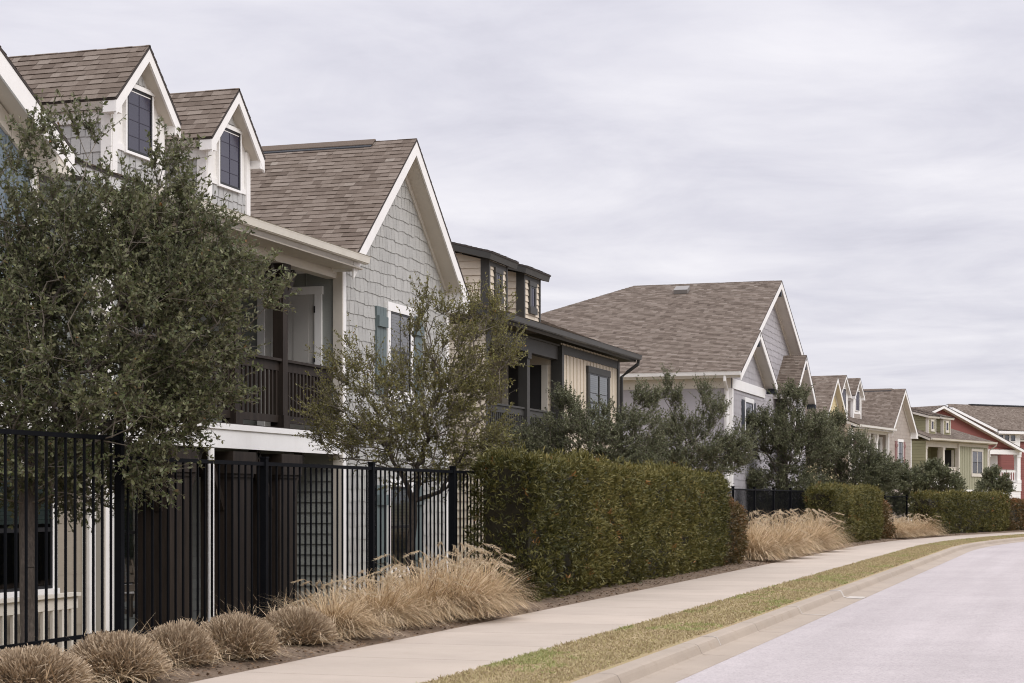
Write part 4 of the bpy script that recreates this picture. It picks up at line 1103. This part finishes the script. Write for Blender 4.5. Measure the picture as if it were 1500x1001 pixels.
# 3..8 darker evergreens further on
def ft(d): return lambda px, py: Ft((px - 750) / 2650 * d, d, zpx(d, py))
g = ft(37)
tree('evergreen_shrub_tree', 'rounded dark evergreen in front of the batten wall of the cream house', g(865, 770), g(865, 690),
     [(g(865, 640), (1.0, .9, .52), 120), (g(800, 655), (.65, .7, .36), 60), (g(925, 645), (.55, .7, .55), 60), (g(830, 600), (.35, .4, .22), 22), (g(940, 595), (.3, .4, .24), 20), (g(860, 686), (1.5, .8, .4), 190), (g(780, 680), (.6, .6, .3), 40)],
     103, 'holm_leaf', (.034, .054), .48, 17, 28, (.16, .50), .75, .06, False)
g = ft(46)
tree('evergreen_shrub_tree', 'feathery evergreen against the plain grey side wall with two tall leading shoots', g(1010, 770), g(1010, 690),
     [(g(1010, 676), (1.25, .9, .66), 250), (g(1000, 635), (.7, .7, .35), 50), (g(985, 605), (.26, .4, .58), 22), (g(1045, 612), (.34, .5, .60), 26), (g(1070, 665), (.5, .6, .55), 45), (g(960, 665), (.5, .6, .45), 40), (g(1030, 580), (.07, .1, .30), 4), (g(980, 572), (.06, .1, .26), 4)],
     104, 'holm_leaf', (.036, .058), .48, 17, 28, (.18, .55), .85, .06, False)
g = ft(58)
tree('evergreen_shrub_tree', 'broad dark evergreen below the stepped grey gables, tallest of the row', g(1150, 765), g(1150, 700),
     [(g(1150, 650), (1.3, 1.1, 1.0), 280), (g(1130, 738), (1.7, .8, .5), 110), (g(1110, 640), (.55, .7, .8), 60), (g(1195, 650), (.6, .7, .8), 70), (g(1160, 595), (.5, .5, .5), 45), (g(1140, 712), (1.5, .9, .55), 170)],
     105, 'holm_leaf', (.046, .072), .48, 15, 26, (.2, .6), .7, .08, False)
g = ft(70)
tree('evergreen_shrub_tree', 'wide dark evergreen standing over the second clipped hedge', g(1250, 765), g(1250, 710),
     [(g(1225, 672), (1.4, 1.1, .95), 300), (g(1270, 695), (1.2, 1.0, .6), 130), (g(1250, 715), (1.5, .9, .5), 140), (g(1215, 640), (.7, .7, .7), 60), (g(1280, 695), (.7, .8, .5), 70), (g(1225, 625), (.4, .5, .35), 24)],
     106, 'holm_leaf', (.052, .08), .48, 15, 26, (.2, .6), .65, .08, False)
g = ft(82)
tree('evergreen_shrub_tree', 'low spreading evergreen before the tan house corner and the green porch', g(1345, 765), g(1345, 735),
     [(g(1325, 708), (.95, .8, .66), 120), (g(1365, 708), (1.05, .8, .66), 130), (g(1395, 712), (.5, .6, .35), 26), (g(1335, 738), (1.5, .8, .4), 120), (g(1370, 690), (.4, .5, .3), 22)],
     107, 'holm_leaf', (.065, .10), .5, 13, 26, (.25, .5), .4, .05, False)
g = ft(90)
tree('evergreen_shrub_tree', 'small round evergreen bush between the green house and the white railing', g(1458, 765), g(1458, 740),
     [(g(1458, 715), (.75, .7, .6), 110), (g(1455, 698), (.35, .4, .25), 24)],
     108, 'holm_leaf', (.065, .10), .5, 13, 26, (.22, .45), .4, .05, False)

# ------------------------------------------------------------------ hedges
def hedge(name, label, s0, s1, xf, xb, h0, h1, n, seed, mat='hedge_leaf', leaf=(.05, .085), rat=.27, group='clipped hedges along the pavement', round_=.22, zb=.03, six=False, per=7):
    rs = np.random.default_rng(seed)
    a = P((s0 + s1) / 2, (xf + xb) / 2); org = np.array([a[0], a[1], zb])
    W = xf - xb; Ls = s1 - s0
    def surf(m):
        hh = (h0 + h1) / 2
        ar = np.array([Ls * hh, Ls * W * 1.15, W * hh, W * hh * .6, Ls * hh * .25]); side = rs.choice(5, size=m, p=ar / ar.sum())
        u, v = rs.random(m), rs.random(m)
        s = s0 + u * Ls; h = h0 + (h1 - h0) * u
        x = np.full(m, xf); z = v * h; nx = np.zeros(m); ns = np.zeros(m); nz = np.zeros(m)
        k = side == 0; nx[k] = 1
        k = side == 1; x[k] = xb + v[k] * W; z[k] = h[k]; nz[k] = 1
        k = side == 2; s[k] = s0; x[k] = xb + u[k] * W; z[k] = v[k] * h0; ns[k] = -1
        k = side == 3; s[k] = s1; x[k] = xb + u[k] * W; z[k] = v[k] * h1; ns[k] = 1
        k = side == 4; x[k] = xb; nx[k] = -1
        h = h0 + (h1 - h0) * np.clip((s - s0) / Ls, 0, 1)
        # round the shoulders
        cx = np.clip(x, xb + round_, xf - round_); cs = np.clip(s, s0 + round_, s1 - round_); cz = np.minimum(z, h - round_)
        dv = np.c_[x - cx, s - cs, z - cz]; ln = np.linalg.norm(dv, axis=1); far = ln > 1e-6
        nn = np.c_[nx, ns, nz]
        nn[far] = dv[far] / ln[far][:, None]
        c = np.c_[cx, cs, cz]
        rr = np.where(far, round_, 0.0)[:, None]
        q = c + nn * rr
        q[~far] = np.c_[x, s, z][~far]
        return q, nn
    q, nn = surf(n)
    lump = np.array([mnoise.noise(Vector((a * .9 + seed, b * .8, c * .9))) * .09 + mnoise.noise(Vector((a * 2.6, b * 2.4 + seed, c * 2.6))) * .075 for a, b, c in q])
    dep = lump - np.abs(rs.normal(size=n)) * .075 + .02
    thin = np.array([mnoise.noise(Vector((a * 1.7 + 9, b * 1.5, c * 1.7 + seed))) for a, b, c in q])
    keep = rs.random(n) < np.clip(.95 + thin * 1.5, .22, 1)
    q, nn, dep, thin = q[keep], nn[keep], dep[keep], thin[keep]; n = len(q)
    # the base is thinner and tucks under
    tuck = np.clip((.30 - q[:, 2]) / .30, 0, 1) * .14
    q = q + nn * (dep - tuck)[:, None]
    li = np.repeat(np.arange(n), per); m = len(li)
    out = nn[li]
    d = unit(out * .55 + rs.normal(size=(m, 3)) * .62 + np.array([[0, 0, .38]]))
    p = q[li] + rs.normal(size=(m, 3)) * .018
    topk = (nn[:, 2] > .7)
    ext = (rs.random(n) < .14) * rs.random(n) ** 1.5 * .13 * topk
    p[:, 2] += ext[li]
    l = leaf[0] + rs.random(m) * (leaf[1] - leaf[0])
    V, F = leaves(p, d, l, l * rat, rs, six, droop=.12)
    patch = np.array([mnoise.noise(Vector((a * .5, b * .35 + seed * 3, c * .5))) for a, b, c in q])
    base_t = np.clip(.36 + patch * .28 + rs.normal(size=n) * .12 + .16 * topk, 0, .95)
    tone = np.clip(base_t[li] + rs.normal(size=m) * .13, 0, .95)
    odd = rs.random(n) < .006; tone[odd[li]] = 1.0
    # solid dark core inside, its colour stands for the shaded depth
    pts = np.array(P_list(V[:, 1], V[:, 0])); V = np.c_[pts, np.maximum(V[:, 2] + zb, zb - .02)] - org
    root = empty(name, tuple(org), 0, label=label, cat='hedge' if 'hedge' in name else 'shrub', group=group)
    np_mesh('foliage', V, F, tone, [mat], None, root)
    c = MB(); ins = .17; k = max(2, int(Ls / 1.5)); prof = []
    for i in range(k + 1):
        s = s0 + ins + (Ls - 2 * ins) * i / k; h = h0 + (h1 - h0) * i / k - ins
        prof.append([np.array([*P(s, x), z + zb]) - org for x, z in ((xf - ins - .1, .0), (xf - ins - .1, .22), (xf - ins, .4), (xf - ins, h - .1), (xf - ins - .15, h), (xb + ins + .15, h), (xb + ins, h - .1), (xb + ins, .0))])
    for i in range(k):
        for j in range(7): c.poly([prof[i][j], prof[i][j + 1], prof[i + 1][j + 1], prof[i + 1][j]], 'hedge_dark_core')
    for e in (0, k): c.poly(prof[e], 'hedge_dark_core')
    c.build('stems', root)  # one closed dark shell for the inner shade
    return root
def P_list(s, x): return [P(a, b) for a, b in zip(s, x)]
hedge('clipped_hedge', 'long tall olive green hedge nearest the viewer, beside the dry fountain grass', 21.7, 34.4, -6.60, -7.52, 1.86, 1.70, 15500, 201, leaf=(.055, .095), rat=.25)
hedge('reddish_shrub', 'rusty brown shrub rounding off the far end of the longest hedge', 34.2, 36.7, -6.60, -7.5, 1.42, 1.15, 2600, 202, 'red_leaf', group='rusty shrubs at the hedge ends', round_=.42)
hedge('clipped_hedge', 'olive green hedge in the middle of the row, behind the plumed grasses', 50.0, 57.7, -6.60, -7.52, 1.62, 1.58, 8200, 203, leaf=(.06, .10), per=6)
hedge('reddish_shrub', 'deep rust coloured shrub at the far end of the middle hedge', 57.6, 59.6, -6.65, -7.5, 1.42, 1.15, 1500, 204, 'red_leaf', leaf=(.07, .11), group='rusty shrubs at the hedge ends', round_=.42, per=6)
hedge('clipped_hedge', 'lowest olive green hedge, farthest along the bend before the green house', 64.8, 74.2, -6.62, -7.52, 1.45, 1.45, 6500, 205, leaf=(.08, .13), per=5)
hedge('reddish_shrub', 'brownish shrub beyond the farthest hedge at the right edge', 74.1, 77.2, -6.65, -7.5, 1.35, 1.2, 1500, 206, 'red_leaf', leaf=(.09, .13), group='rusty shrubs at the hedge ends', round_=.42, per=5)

# ------------------------------------------------------------------ dry grasses
def blades(n, rs, r0, l0, l1, w, th0, th1, curl, seg=5, bias=None):
    """arching blades: each starts at an angle th (degrees above the ground) and bends over along its length"""
    az = rs.random(n) * 2 * np.pi; rr = np.sqrt(rs.random(n)) * r0
    b = np.c_[np.cos(az) * rr, np.sin(az) * rr, np.zeros(n)]
    oz = az + rs.normal(size=n) * .85
    if bias is not None:
        m = rs.random(n) < .35; oz[m] = bias + rs.normal(size=m.sum()) * .6
    q = rr / r0; th = np.radians(th1 + (th0 - th1) * np.clip(q + rs.normal(size=n) * .34, 0, 1)); Ln = (l0 + (l1 - l0) * rs.random(n)) * np.where(rs.random(n) < .18, .55, 1.0); cu = np.radians(curl) * (.35 + 1.2 * rs.random(n) ** 1.3)
    twist = rs.normal(size=n) * .55
    p = b.copy(); vs = []
    for k in range(seg + 1):
        t = k / seg
        if k:
            a = th - cu * ((k - .5) / seg) ** 1.25; o = oz + twist * t
            p = p + np.c_[np.cos(o) * np.cos(a), np.sin(o) * np.cos(a), np.sin(a)] * (Ln / seg)[:, None]
            p[:, 2] = np.maximum(p[:, 2], .008)
        side = np.c_[-np.sin(oz + 1.1 * twist), np.cos(oz + 1.1 * twist), np.zeros(n)]
        ww = w * (1 - .85 * t ** 1.5)
        vs += [p - side * ww, p + side * ww]
    V = np.stack(vs, axis=1); f = []
    k2 = 2 * (seg + 1); base = np.arange(n) * k2
    for k in range(seg): f.append(np.stack([base + 2 * k, base + 2 * k + 1, base + 2 * k + 3, base + 2 * k + 2], axis=1))
    return V.reshape(-1, 3), np.concatenate(f), np.tile(np.arange(n), seg)
def tuft_mesh(name, seed, kind):
    rs = np.random.default_rng(seed)
    if kind == 'mound':
        n = 5200          # clipped dome of stiff stems
        ph = rs.random(n) * 2 * np.pi; cz = rs.random(n) ** .8; el = np.arcsin(cz * .985)
        d = np.c_[np.cos(ph) * np.cos(el), np.sin(ph) * np.cos(el), np.sin(el)]
        rad = np.array([.355 + .035 * mnoise.noise(Vector((a * 2.2, b * 2.2, c * 2.2 + seed))) for a, b, c in d]) * (.86 + .14 * rs.random(n)) * (1 + .02 * rs.normal(size=n))
        tip = d * rad[:, None] * np.array([[1, 1, .86]]); tip[:, 2] += .035
        root = tip * (.35 + .3 * rs.random(n))[:, None] + rs.normal(size=(n, 3)) * .03; root[:, 2] = np.maximum(root[:, 2] * .7, 0)
        midp = (tip + root) / 2 + rs.normal(size=(n, 3)) * .014
        side = unit(np.cross(tip - root, rs.normal(size=(n, 3))))
        w = .0030 + rs.random(n)[:, None] * .0020
        V = np.stack([root - side * w, root + side * w, midp - side * w, midp + side * w, tip - side * w * .5, tip + side * w * .5], axis=1).reshape(-1, 3)
        b = np.arange(n) * 6
        F = np.concatenate([np.stack([b, b + 1, b + 3, b + 2], 1), np.stack([b + 2, b + 3, b + 5, b + 4], 1)])
        gst = rs.random(n); tone = np.tile(np.clip(gst * .75 + .05, 0, 1), 2); mid = np.zeros(len(F))
        V2, F2, i2 = blades(480, rs, .27, .26, .50, .0030, 25, 75, 95, 5, rs.random() * 6.28)
        t2 = rs.random(480)
        # a tan side where the blades were left long
        V = np.concatenate([V, V2]); F = np.concatenate([F, F2 + n * 6]); tone = np.concatenate([tone, t2[i2]]); mid = np.concatenate([mid, np.ones(len(F2))])
        me_o = np_mesh(name, V, F, tone, ['dry_stem', 'straw'], mid)
    else:
        n = 3300
        V, F, i = blades(n, rs, .20, .40, .84, .0040, 34, 86, 100, 6)
        tone = np.clip(rs.normal(size=n) * .30 + .50, 0, 1)[i]; mid = np.zeros(len(F))
        m = 30            # plumes on arching stalks
        az = rs.random(m) * 2 * np.pi; ln = .06 + rs.random(m) * .34; hh = .48 + rs.random(m) * .36
        Vp, Fp = [], []; cnt = len(V)
        PV = []; PD = []
        for k in range(m):
            dv = np.array([math.cos(az[k]), math.sin(az[k]), 0])
            pts = [dv * (ln[k] * t ** 2 * 1.3) + np.array([0, 0, hh[k] * (1 - (1 - t) ** 1.6) - .75 * max(0, t - .66) ** 1.5]) + dv * .05 for t in (0, .3, .6, .8, .92, 1.0)]
            pts = np.array(pts)
            a, f = tubes_np(pts[:-1], pts[1:], np.full(5, .0022), np.full(5, .0018), 3); Vp.append(a); Fp.append(f + cnt); cnt += len(a)
            for u in range(60):
                t = rs.random(); p = pts[3] * (1 - t) + pts[5] * t
                PV.append(p); PD.append(unit(rs.normal(size=(1, 3)) * .38 + (pts[5] - pts[3])[None] / np.linalg.norm(pts[5] - pts[3]))[0])
        Vs = np.concatenate(Vp); Fs = np.concatenate(Fp)
        PV, PD = np.array(PV), np.array(PD); k = len(PV)
        Vl, Fl = leaves(PV, PD, .022 + rs.random(k) * .026, np.full(k, .0056), rs, False)
        tone = np.concatenate([tone, np.full(len(Fs), .7), rs.random(k)]); 
        V = np.concatenate([V, Vs, Vl]); F = np.concatenate([F, Fs, Fl + len(V) - len(Vl)])
        mid = np.concatenate([mid, np.zeros(len(Fs)), np.ones(len(Fl))])
        me_o = np_mesh(name, V, F, tone, ['straw', 'plume'], mid)
    me = me_o.data; bpy.data.objects.remove(me_o); return me
MOUND = [tuft_mesh('clipped_tuft', 300 + i, 'mound') for i in range(3)]
FLOW = [tuft_mesh('flowing_tuft', 320 + i, 'flow') for i in range(3)]
def sy(px, x):
    k = (px - 750) / 2650; c, s = math.cos(TH), math.sin(TH); return -x * (c + k * s) / (s - k * c)
GM, GF = 'clipped mounds of dry ornamental grass', 'flowing clumps of straw coloured fountain grass'
def put_tuft(me, name, label, x, s, sc, rz, group):
    o = link(name, me); q = P(s, x); o.location = (q[0], q[1], .05); o.scale = sc; o.rotation_euler = (0, 0, rz)
    tag(o, label, 'ornamental grass', group, 'thing'); return o
put_tuft(MOUND[0], 'clipped_grass_mound', 'shaggy dry grass mound below the oak trunk at the left edge', -6.74, sy(45, -6.74), (1.26, 1.24, 0.97), .3, GM)
put_tuft(MOUND[1], 'clipped_grass_mound', 'broad dry grass mound in front of the white corner boards', -6.72, sy(168, -6.72), (1.24, 1.13, 1.04), 1.9, GM)
put_tuft(MOUND[2], 'clipped_grass_mound', 'small grey brown grass mound before the brown timber column', -6.84, sy(262, -6.84), (0.92, 0.97, 1.00), 4.1, GM)
put_tuft(MOUND[0], 'clipped_grass_mound', 'neat domed dry grass mound standing alone beside the white downspout', -6.72, sy(345, -6.72), (1.14, 1.11, 1.06), 2.2, GM)
put_tuft(MOUND[1], 'clipped_grass_mound', 'greyest clipped grass mound, last before the flowing straw grass', -6.82, sy(434, -6.82), (1.06, 1.11, 0.98), 5.2, GM)
put_tuft(FLOW[0], 'fountain_grass', 'half clipped straw grass clump leaning over the pavement edge', -6.9, sy(482, -6.9), (.95, .95, .72), .8, GF)
put_tuft(FLOW[1], 'fountain_grass', 'straw fountain grass clump in front of the ground floor window', -6.98, sy(556, -6.95), (1.0, 1.05, .84), 2.6, GF)
put_tuft(FLOW[2], 'fountain_grass', 'tall straw fountain grass clump under the slender olive oak', -6.95, sy(610, -6.95), (1.05, 1.05, .98), 4.4, GF)
put_tuft(FLOW[0], 'fountain_grass', 'fullest plumed straw grass clump near the last visible fence post', -6.78, sy(660, -6.78), (1.2, 1.2, 1.10), 5.9, GF)
put_tuft(FLOW[1], 'fountain_grass', 'straw fountain grass clump pressed against the near end of the longest hedge', -6.85, sy(706, -6.85), (.95, .95, .98), 1.2, GF)
MID = ['nearest plumed straw clump in the gap after the longest hedge', 'second plumed straw clump after the longest hedge, in front of the dark fence', 'middle plumed straw clump of the five in the gap between the two nearer hedges', 'fourth plumed straw clump after the longest hedge', 'last plumed straw clump before the middle hedge']
for i, (s, lb) in enumerate(zip((38.2, 40.6, 43.1, 45.7, 48.2), MID)):
    put_tuft(FLOW[i % 3], 'fountain_grass', lb, -6.95 + .12 * (i % 2), s, (1.5, 1.5, 1.42), i * 1.7, GF)
FARL = ['straw clump just beyond the middle hedge and its rust shrub', 'second straw clump beyond the rust shrub, before the far dark fence', 'third straw clump beyond the rust shrub, before the far dark fence', 'straw clump touching the near end of the farthest hedge']
for i, (s, lb) in enumerate(zip((60.2, 61.7, 63.2, 64.6), FARL)):
    put_tuft(FLOW[(i + 1) % 3], 'fountain_grass', lb, -6.95, s, (1.35, 1.35, 1.05), i * 2.3, GF)
# thin wisps behind the fence
def wisps():
    rs = np.random.default_rng(77)
    for i, (px, lb) in enumerate(((372, 'thin dry wild grass behind the fence, left of its middle post'), (415, 'thin dry wild grass behind the fence, right of its middle post'))):
        V, F, k = blades(60, rs, .45, .28, .5, .0032, 60, 88, 60)
        o = np_mesh('dry_wild_grass', V, F, rs.random(60)[k], ['straw']); q = (-8.0, sy(px, -8.0)); o.location = (q[0], q[1], .02)
        tag(o, lb, 'wild grass', 'wisps of dry grass behind the fence', 'thing')
wisps()

# ------------------------------------------------------------------ black metal fences
def fence(name, label, spans, x, gap=.1375):
    """spans: (s0, s1, ztop, zbottom)"""
    a = P(spans[0][0], x)
    root = empty(name, (a[0], a[1], 0), 0, label=label, cat='fence', group='black metal fences', kind='thing')
    o3 = Vector((a[0], a[1], 0)); B = 'fence_black'
    posts = {}
    for s0, s1, zt, zb in spans:
        m = MB(); p0 = Vector((*P(s0, x), 0)) - o3; p1 = Vector((*P(s1, x), 0)) - o3
        d = (p1 - p0); e = d.normalized() * .03
        m.bar(p0 + e + Z * (zt - .018), p1 - e + Z * (zt - .018), .034, .036, B); m.bar(p0 + e + Z * (zb + .11), p1 - e + Z * (zb + .11), .034, .03, B)
        n = max(2, round(d.length / gap))
        for i in range(1, n):
            q = p0 + d * (i / n); h = .0085
            m.box(q.x - h, q.x + h, q.y - h, q.y + h, zb, zt - .02, B)
        m.build('panel', root)
        for s in (s0, s1): posts[s] = max(posts.get(s, 0), zt)
    for s, zt in posts.items():
        q = Vector((*P(s, x), 0)) - o3; m = MB(); h = .03
        m.box(q.x - h, q.x + h, q.y - h, q.y + h, -.12, zt + .035, B)
        m.prism([(q.x - h - .006, q.y - h - .006, zt + .035), (q.x + h + .006, q.y - h - .006, zt + .035), (q.x + h + .006, q.y + h + .006, zt + .035), (q.x - h - .006, q.y + h + .006, zt + .035)], (0, 0, .018), B)
        m.build('post', root)
FY = [10.48, 13.23, 15.98, 18.73, 21.43, 24.2]
fence('picket_fence', 'black metal picket fence stepping down in front of the brown timber columns', [(7.7, 10.48, 1.90, .14), (FY[1] - 2.75, FY[1], 1.86, .14)] + [(FY[i], FY[i + 1], 1.70, .10) for i in range(1, 5)], -7.62)
fence('picket_fence', 'dark metal picket fence in the gap between the two nearer hedges', [(35.0 + i * 2.75, 37.75 + i * 2.75, 1.57, .06) for i in range(6)], -7.68)
fence('picket_fence', 'far dark metal picket fence before the low spreading evergreen', [(57.0 + i * 2.75, 59.75 + i * 2.75, 1.42, .06) for i in range(3)], -7.68)

# ------------------------------------------------------------------ overcast sky, soft sun, camera
SUN_EL, SUN_AZ = 42, 112        # azimuth clockwise from the street's direction
def world():
    w = bpy.data.worlds.new('World'); scene.world = w; w.use_nodes = True
    nt = w.node_tree; bg = nt.nodes['Background']
    sky = N(nt, 'ShaderNodeTexSky'); sky.sky_type = 'NISHITA'; sky.sun_disc = False
    sky.sun_elevation = R_(SUN_EL); sky.sun_rotation = R_(SUN_AZ)
    tc = N(nt, 'ShaderNodeTexCoord'); sp = N(nt, 'ShaderNodeSeparateXYZ'); L(nt, tc.outputs['Generated'], sp.inputs[0])
    zc = mathn(nt, 'MAXIMUM', sp.outputs[2], 0.0)
    den = mathn(nt, 'ADD', zc, .075)
    px = mathn(nt, 'DIVIDE', sp.outputs[0], den); py = mathn(nt, 'DIVIDE', sp.outputs[1], den)
    cb = N(nt, 'ShaderNodeCombineXYZ'); L(nt, px, cb.inputs[0]); L(nt, py, cb.inputs[1])
    n1 = N(nt, 'ShaderNodeTexNoise', i_Scale=.62, i_Detail=7.0, i_Roughness=.55, i_Distortion=.35); L(nt, cb.outputs[0], n1.inputs['Vector'])
    n2 = N(nt, 'ShaderNodeTexNoise', i_Scale=1.7, i_Detail=8.0, i_Roughness=.60, i_Distortion=.5); L(nt, cb.outputs[0], n2.inputs['Vector'])
    mp = N(nt, 'ShaderNodeMapping'); mp.inputs['Rotation'].default_value = (0, 0, R_(-17)); mp.inputs['Scale'].default_value = (.30, 1.0, 1); L(nt, cb.outputs[0], mp.inputs[0])
    n3 = N(nt, 'ShaderNodeTexNoise', i_Scale=1.1, i_Detail=5.0, i_Roughness=.55); L(nt, mp.outputs[0], n3.inputs['Vector'])
    f = mathn(nt, 'ADD', mathn(nt, 'ADD', mathn(nt, 'MULTIPLY', n1.outputs[0], .42), mathn(nt, 'MULTIPLY', n2.outputs[0], .32)), mathn(nt, 'MULTIPLY', n3.outputs[0], .26))
    cr = ramp(nt, [(.355, (.70, .695, .795)), (.45, (.85, .84, .935)), (.53, (.975, .96, 1.035)), (.61, (1.09, 1.07, 1.125))]); L(nt, f, cr.inputs[0])
    # an overcast sky is brighter overhead: L = Lz (1 + 2 sin e) / 3
    hi = mathn(nt, 'MULTIPLY', mathn(nt, 'MAXIMUM', mathn(nt, 'SUBTRACT', zc, .28), 0.0), CIE)
    lum = mathn(nt, 'MULTIPLY', mathn(nt, 'ADD', mathn(nt, 'ADD', mathn(nt, 'MULTIPLY', zc, .35), 1.0), hi), CLOUD)
    cl = N(nt, 'ShaderNodeVectorMath'); cl.operation = 'SCALE'; L(nt, cr.outputs[0], cl.inputs[0]); L(nt, lum, cl.inputs['Scale'])
    c = mixc(nt, .97, sky.outputs[0], cl.outputs[0])
    L(nt, c, bg.inputs['Color']); bg.inputs['Strength'].default_value = .1
CIE, CLOUD = 2.45, 8.2
world()
sl = bpy.data.lights.new('sun', 'SUN'); sl.energy = 1.5; sl.angle = R_(30); sl.color = (1, .965, .92)
so = bpy.data.objects.new('sun', sl); COL.objects.link(so)
az, el = R_(SUN_AZ), R_(SUN_EL)
sd = Vector((math.sin(az) * math.cos(el), math.cos(az) * math.cos(el), math.sin(el)))
so.rotation_euler = (-sd).to_track_quat('-Z', 'Y').to_euler(); so.location = (20, -10, 30)
cam = bpy.data.cameras.new('camera'); co = bpy.data.objects.new('camera', cam); COL.objects.link(co)
co.location = (0, 0, 1.35); co.rotation_euler = (R_(90), 0, TH)
cam.sensor_width = 36; cam.lens = 2650 / 1500 * 36; cam.shift_y = 229.5 / 1500; cam.clip_end = 3000
cam.dof.use_dof = True; cam.dof.focus_distance = 27; cam.dof.aperture_fstop = 7.0
scene.camera = co
scene.view_settings.view_transform = 'Standard'; scene.view_settings.look = 'None'; scene.view_settings.exposure = 0; scene.view_settings.gamma = 1
scene.render.engine = 'CYCLES'; scene.cycles.max_bounces = 6; scene.cycles.transparent_max_bounces = 8
scene.cycles.use_denoising = True; scene.cycles.use_adaptive_sampling = False; scene.cycles.pixel_filter_type = 'BLACKMAN_HARRIS'; scene.cycles.filter_width = 1.05
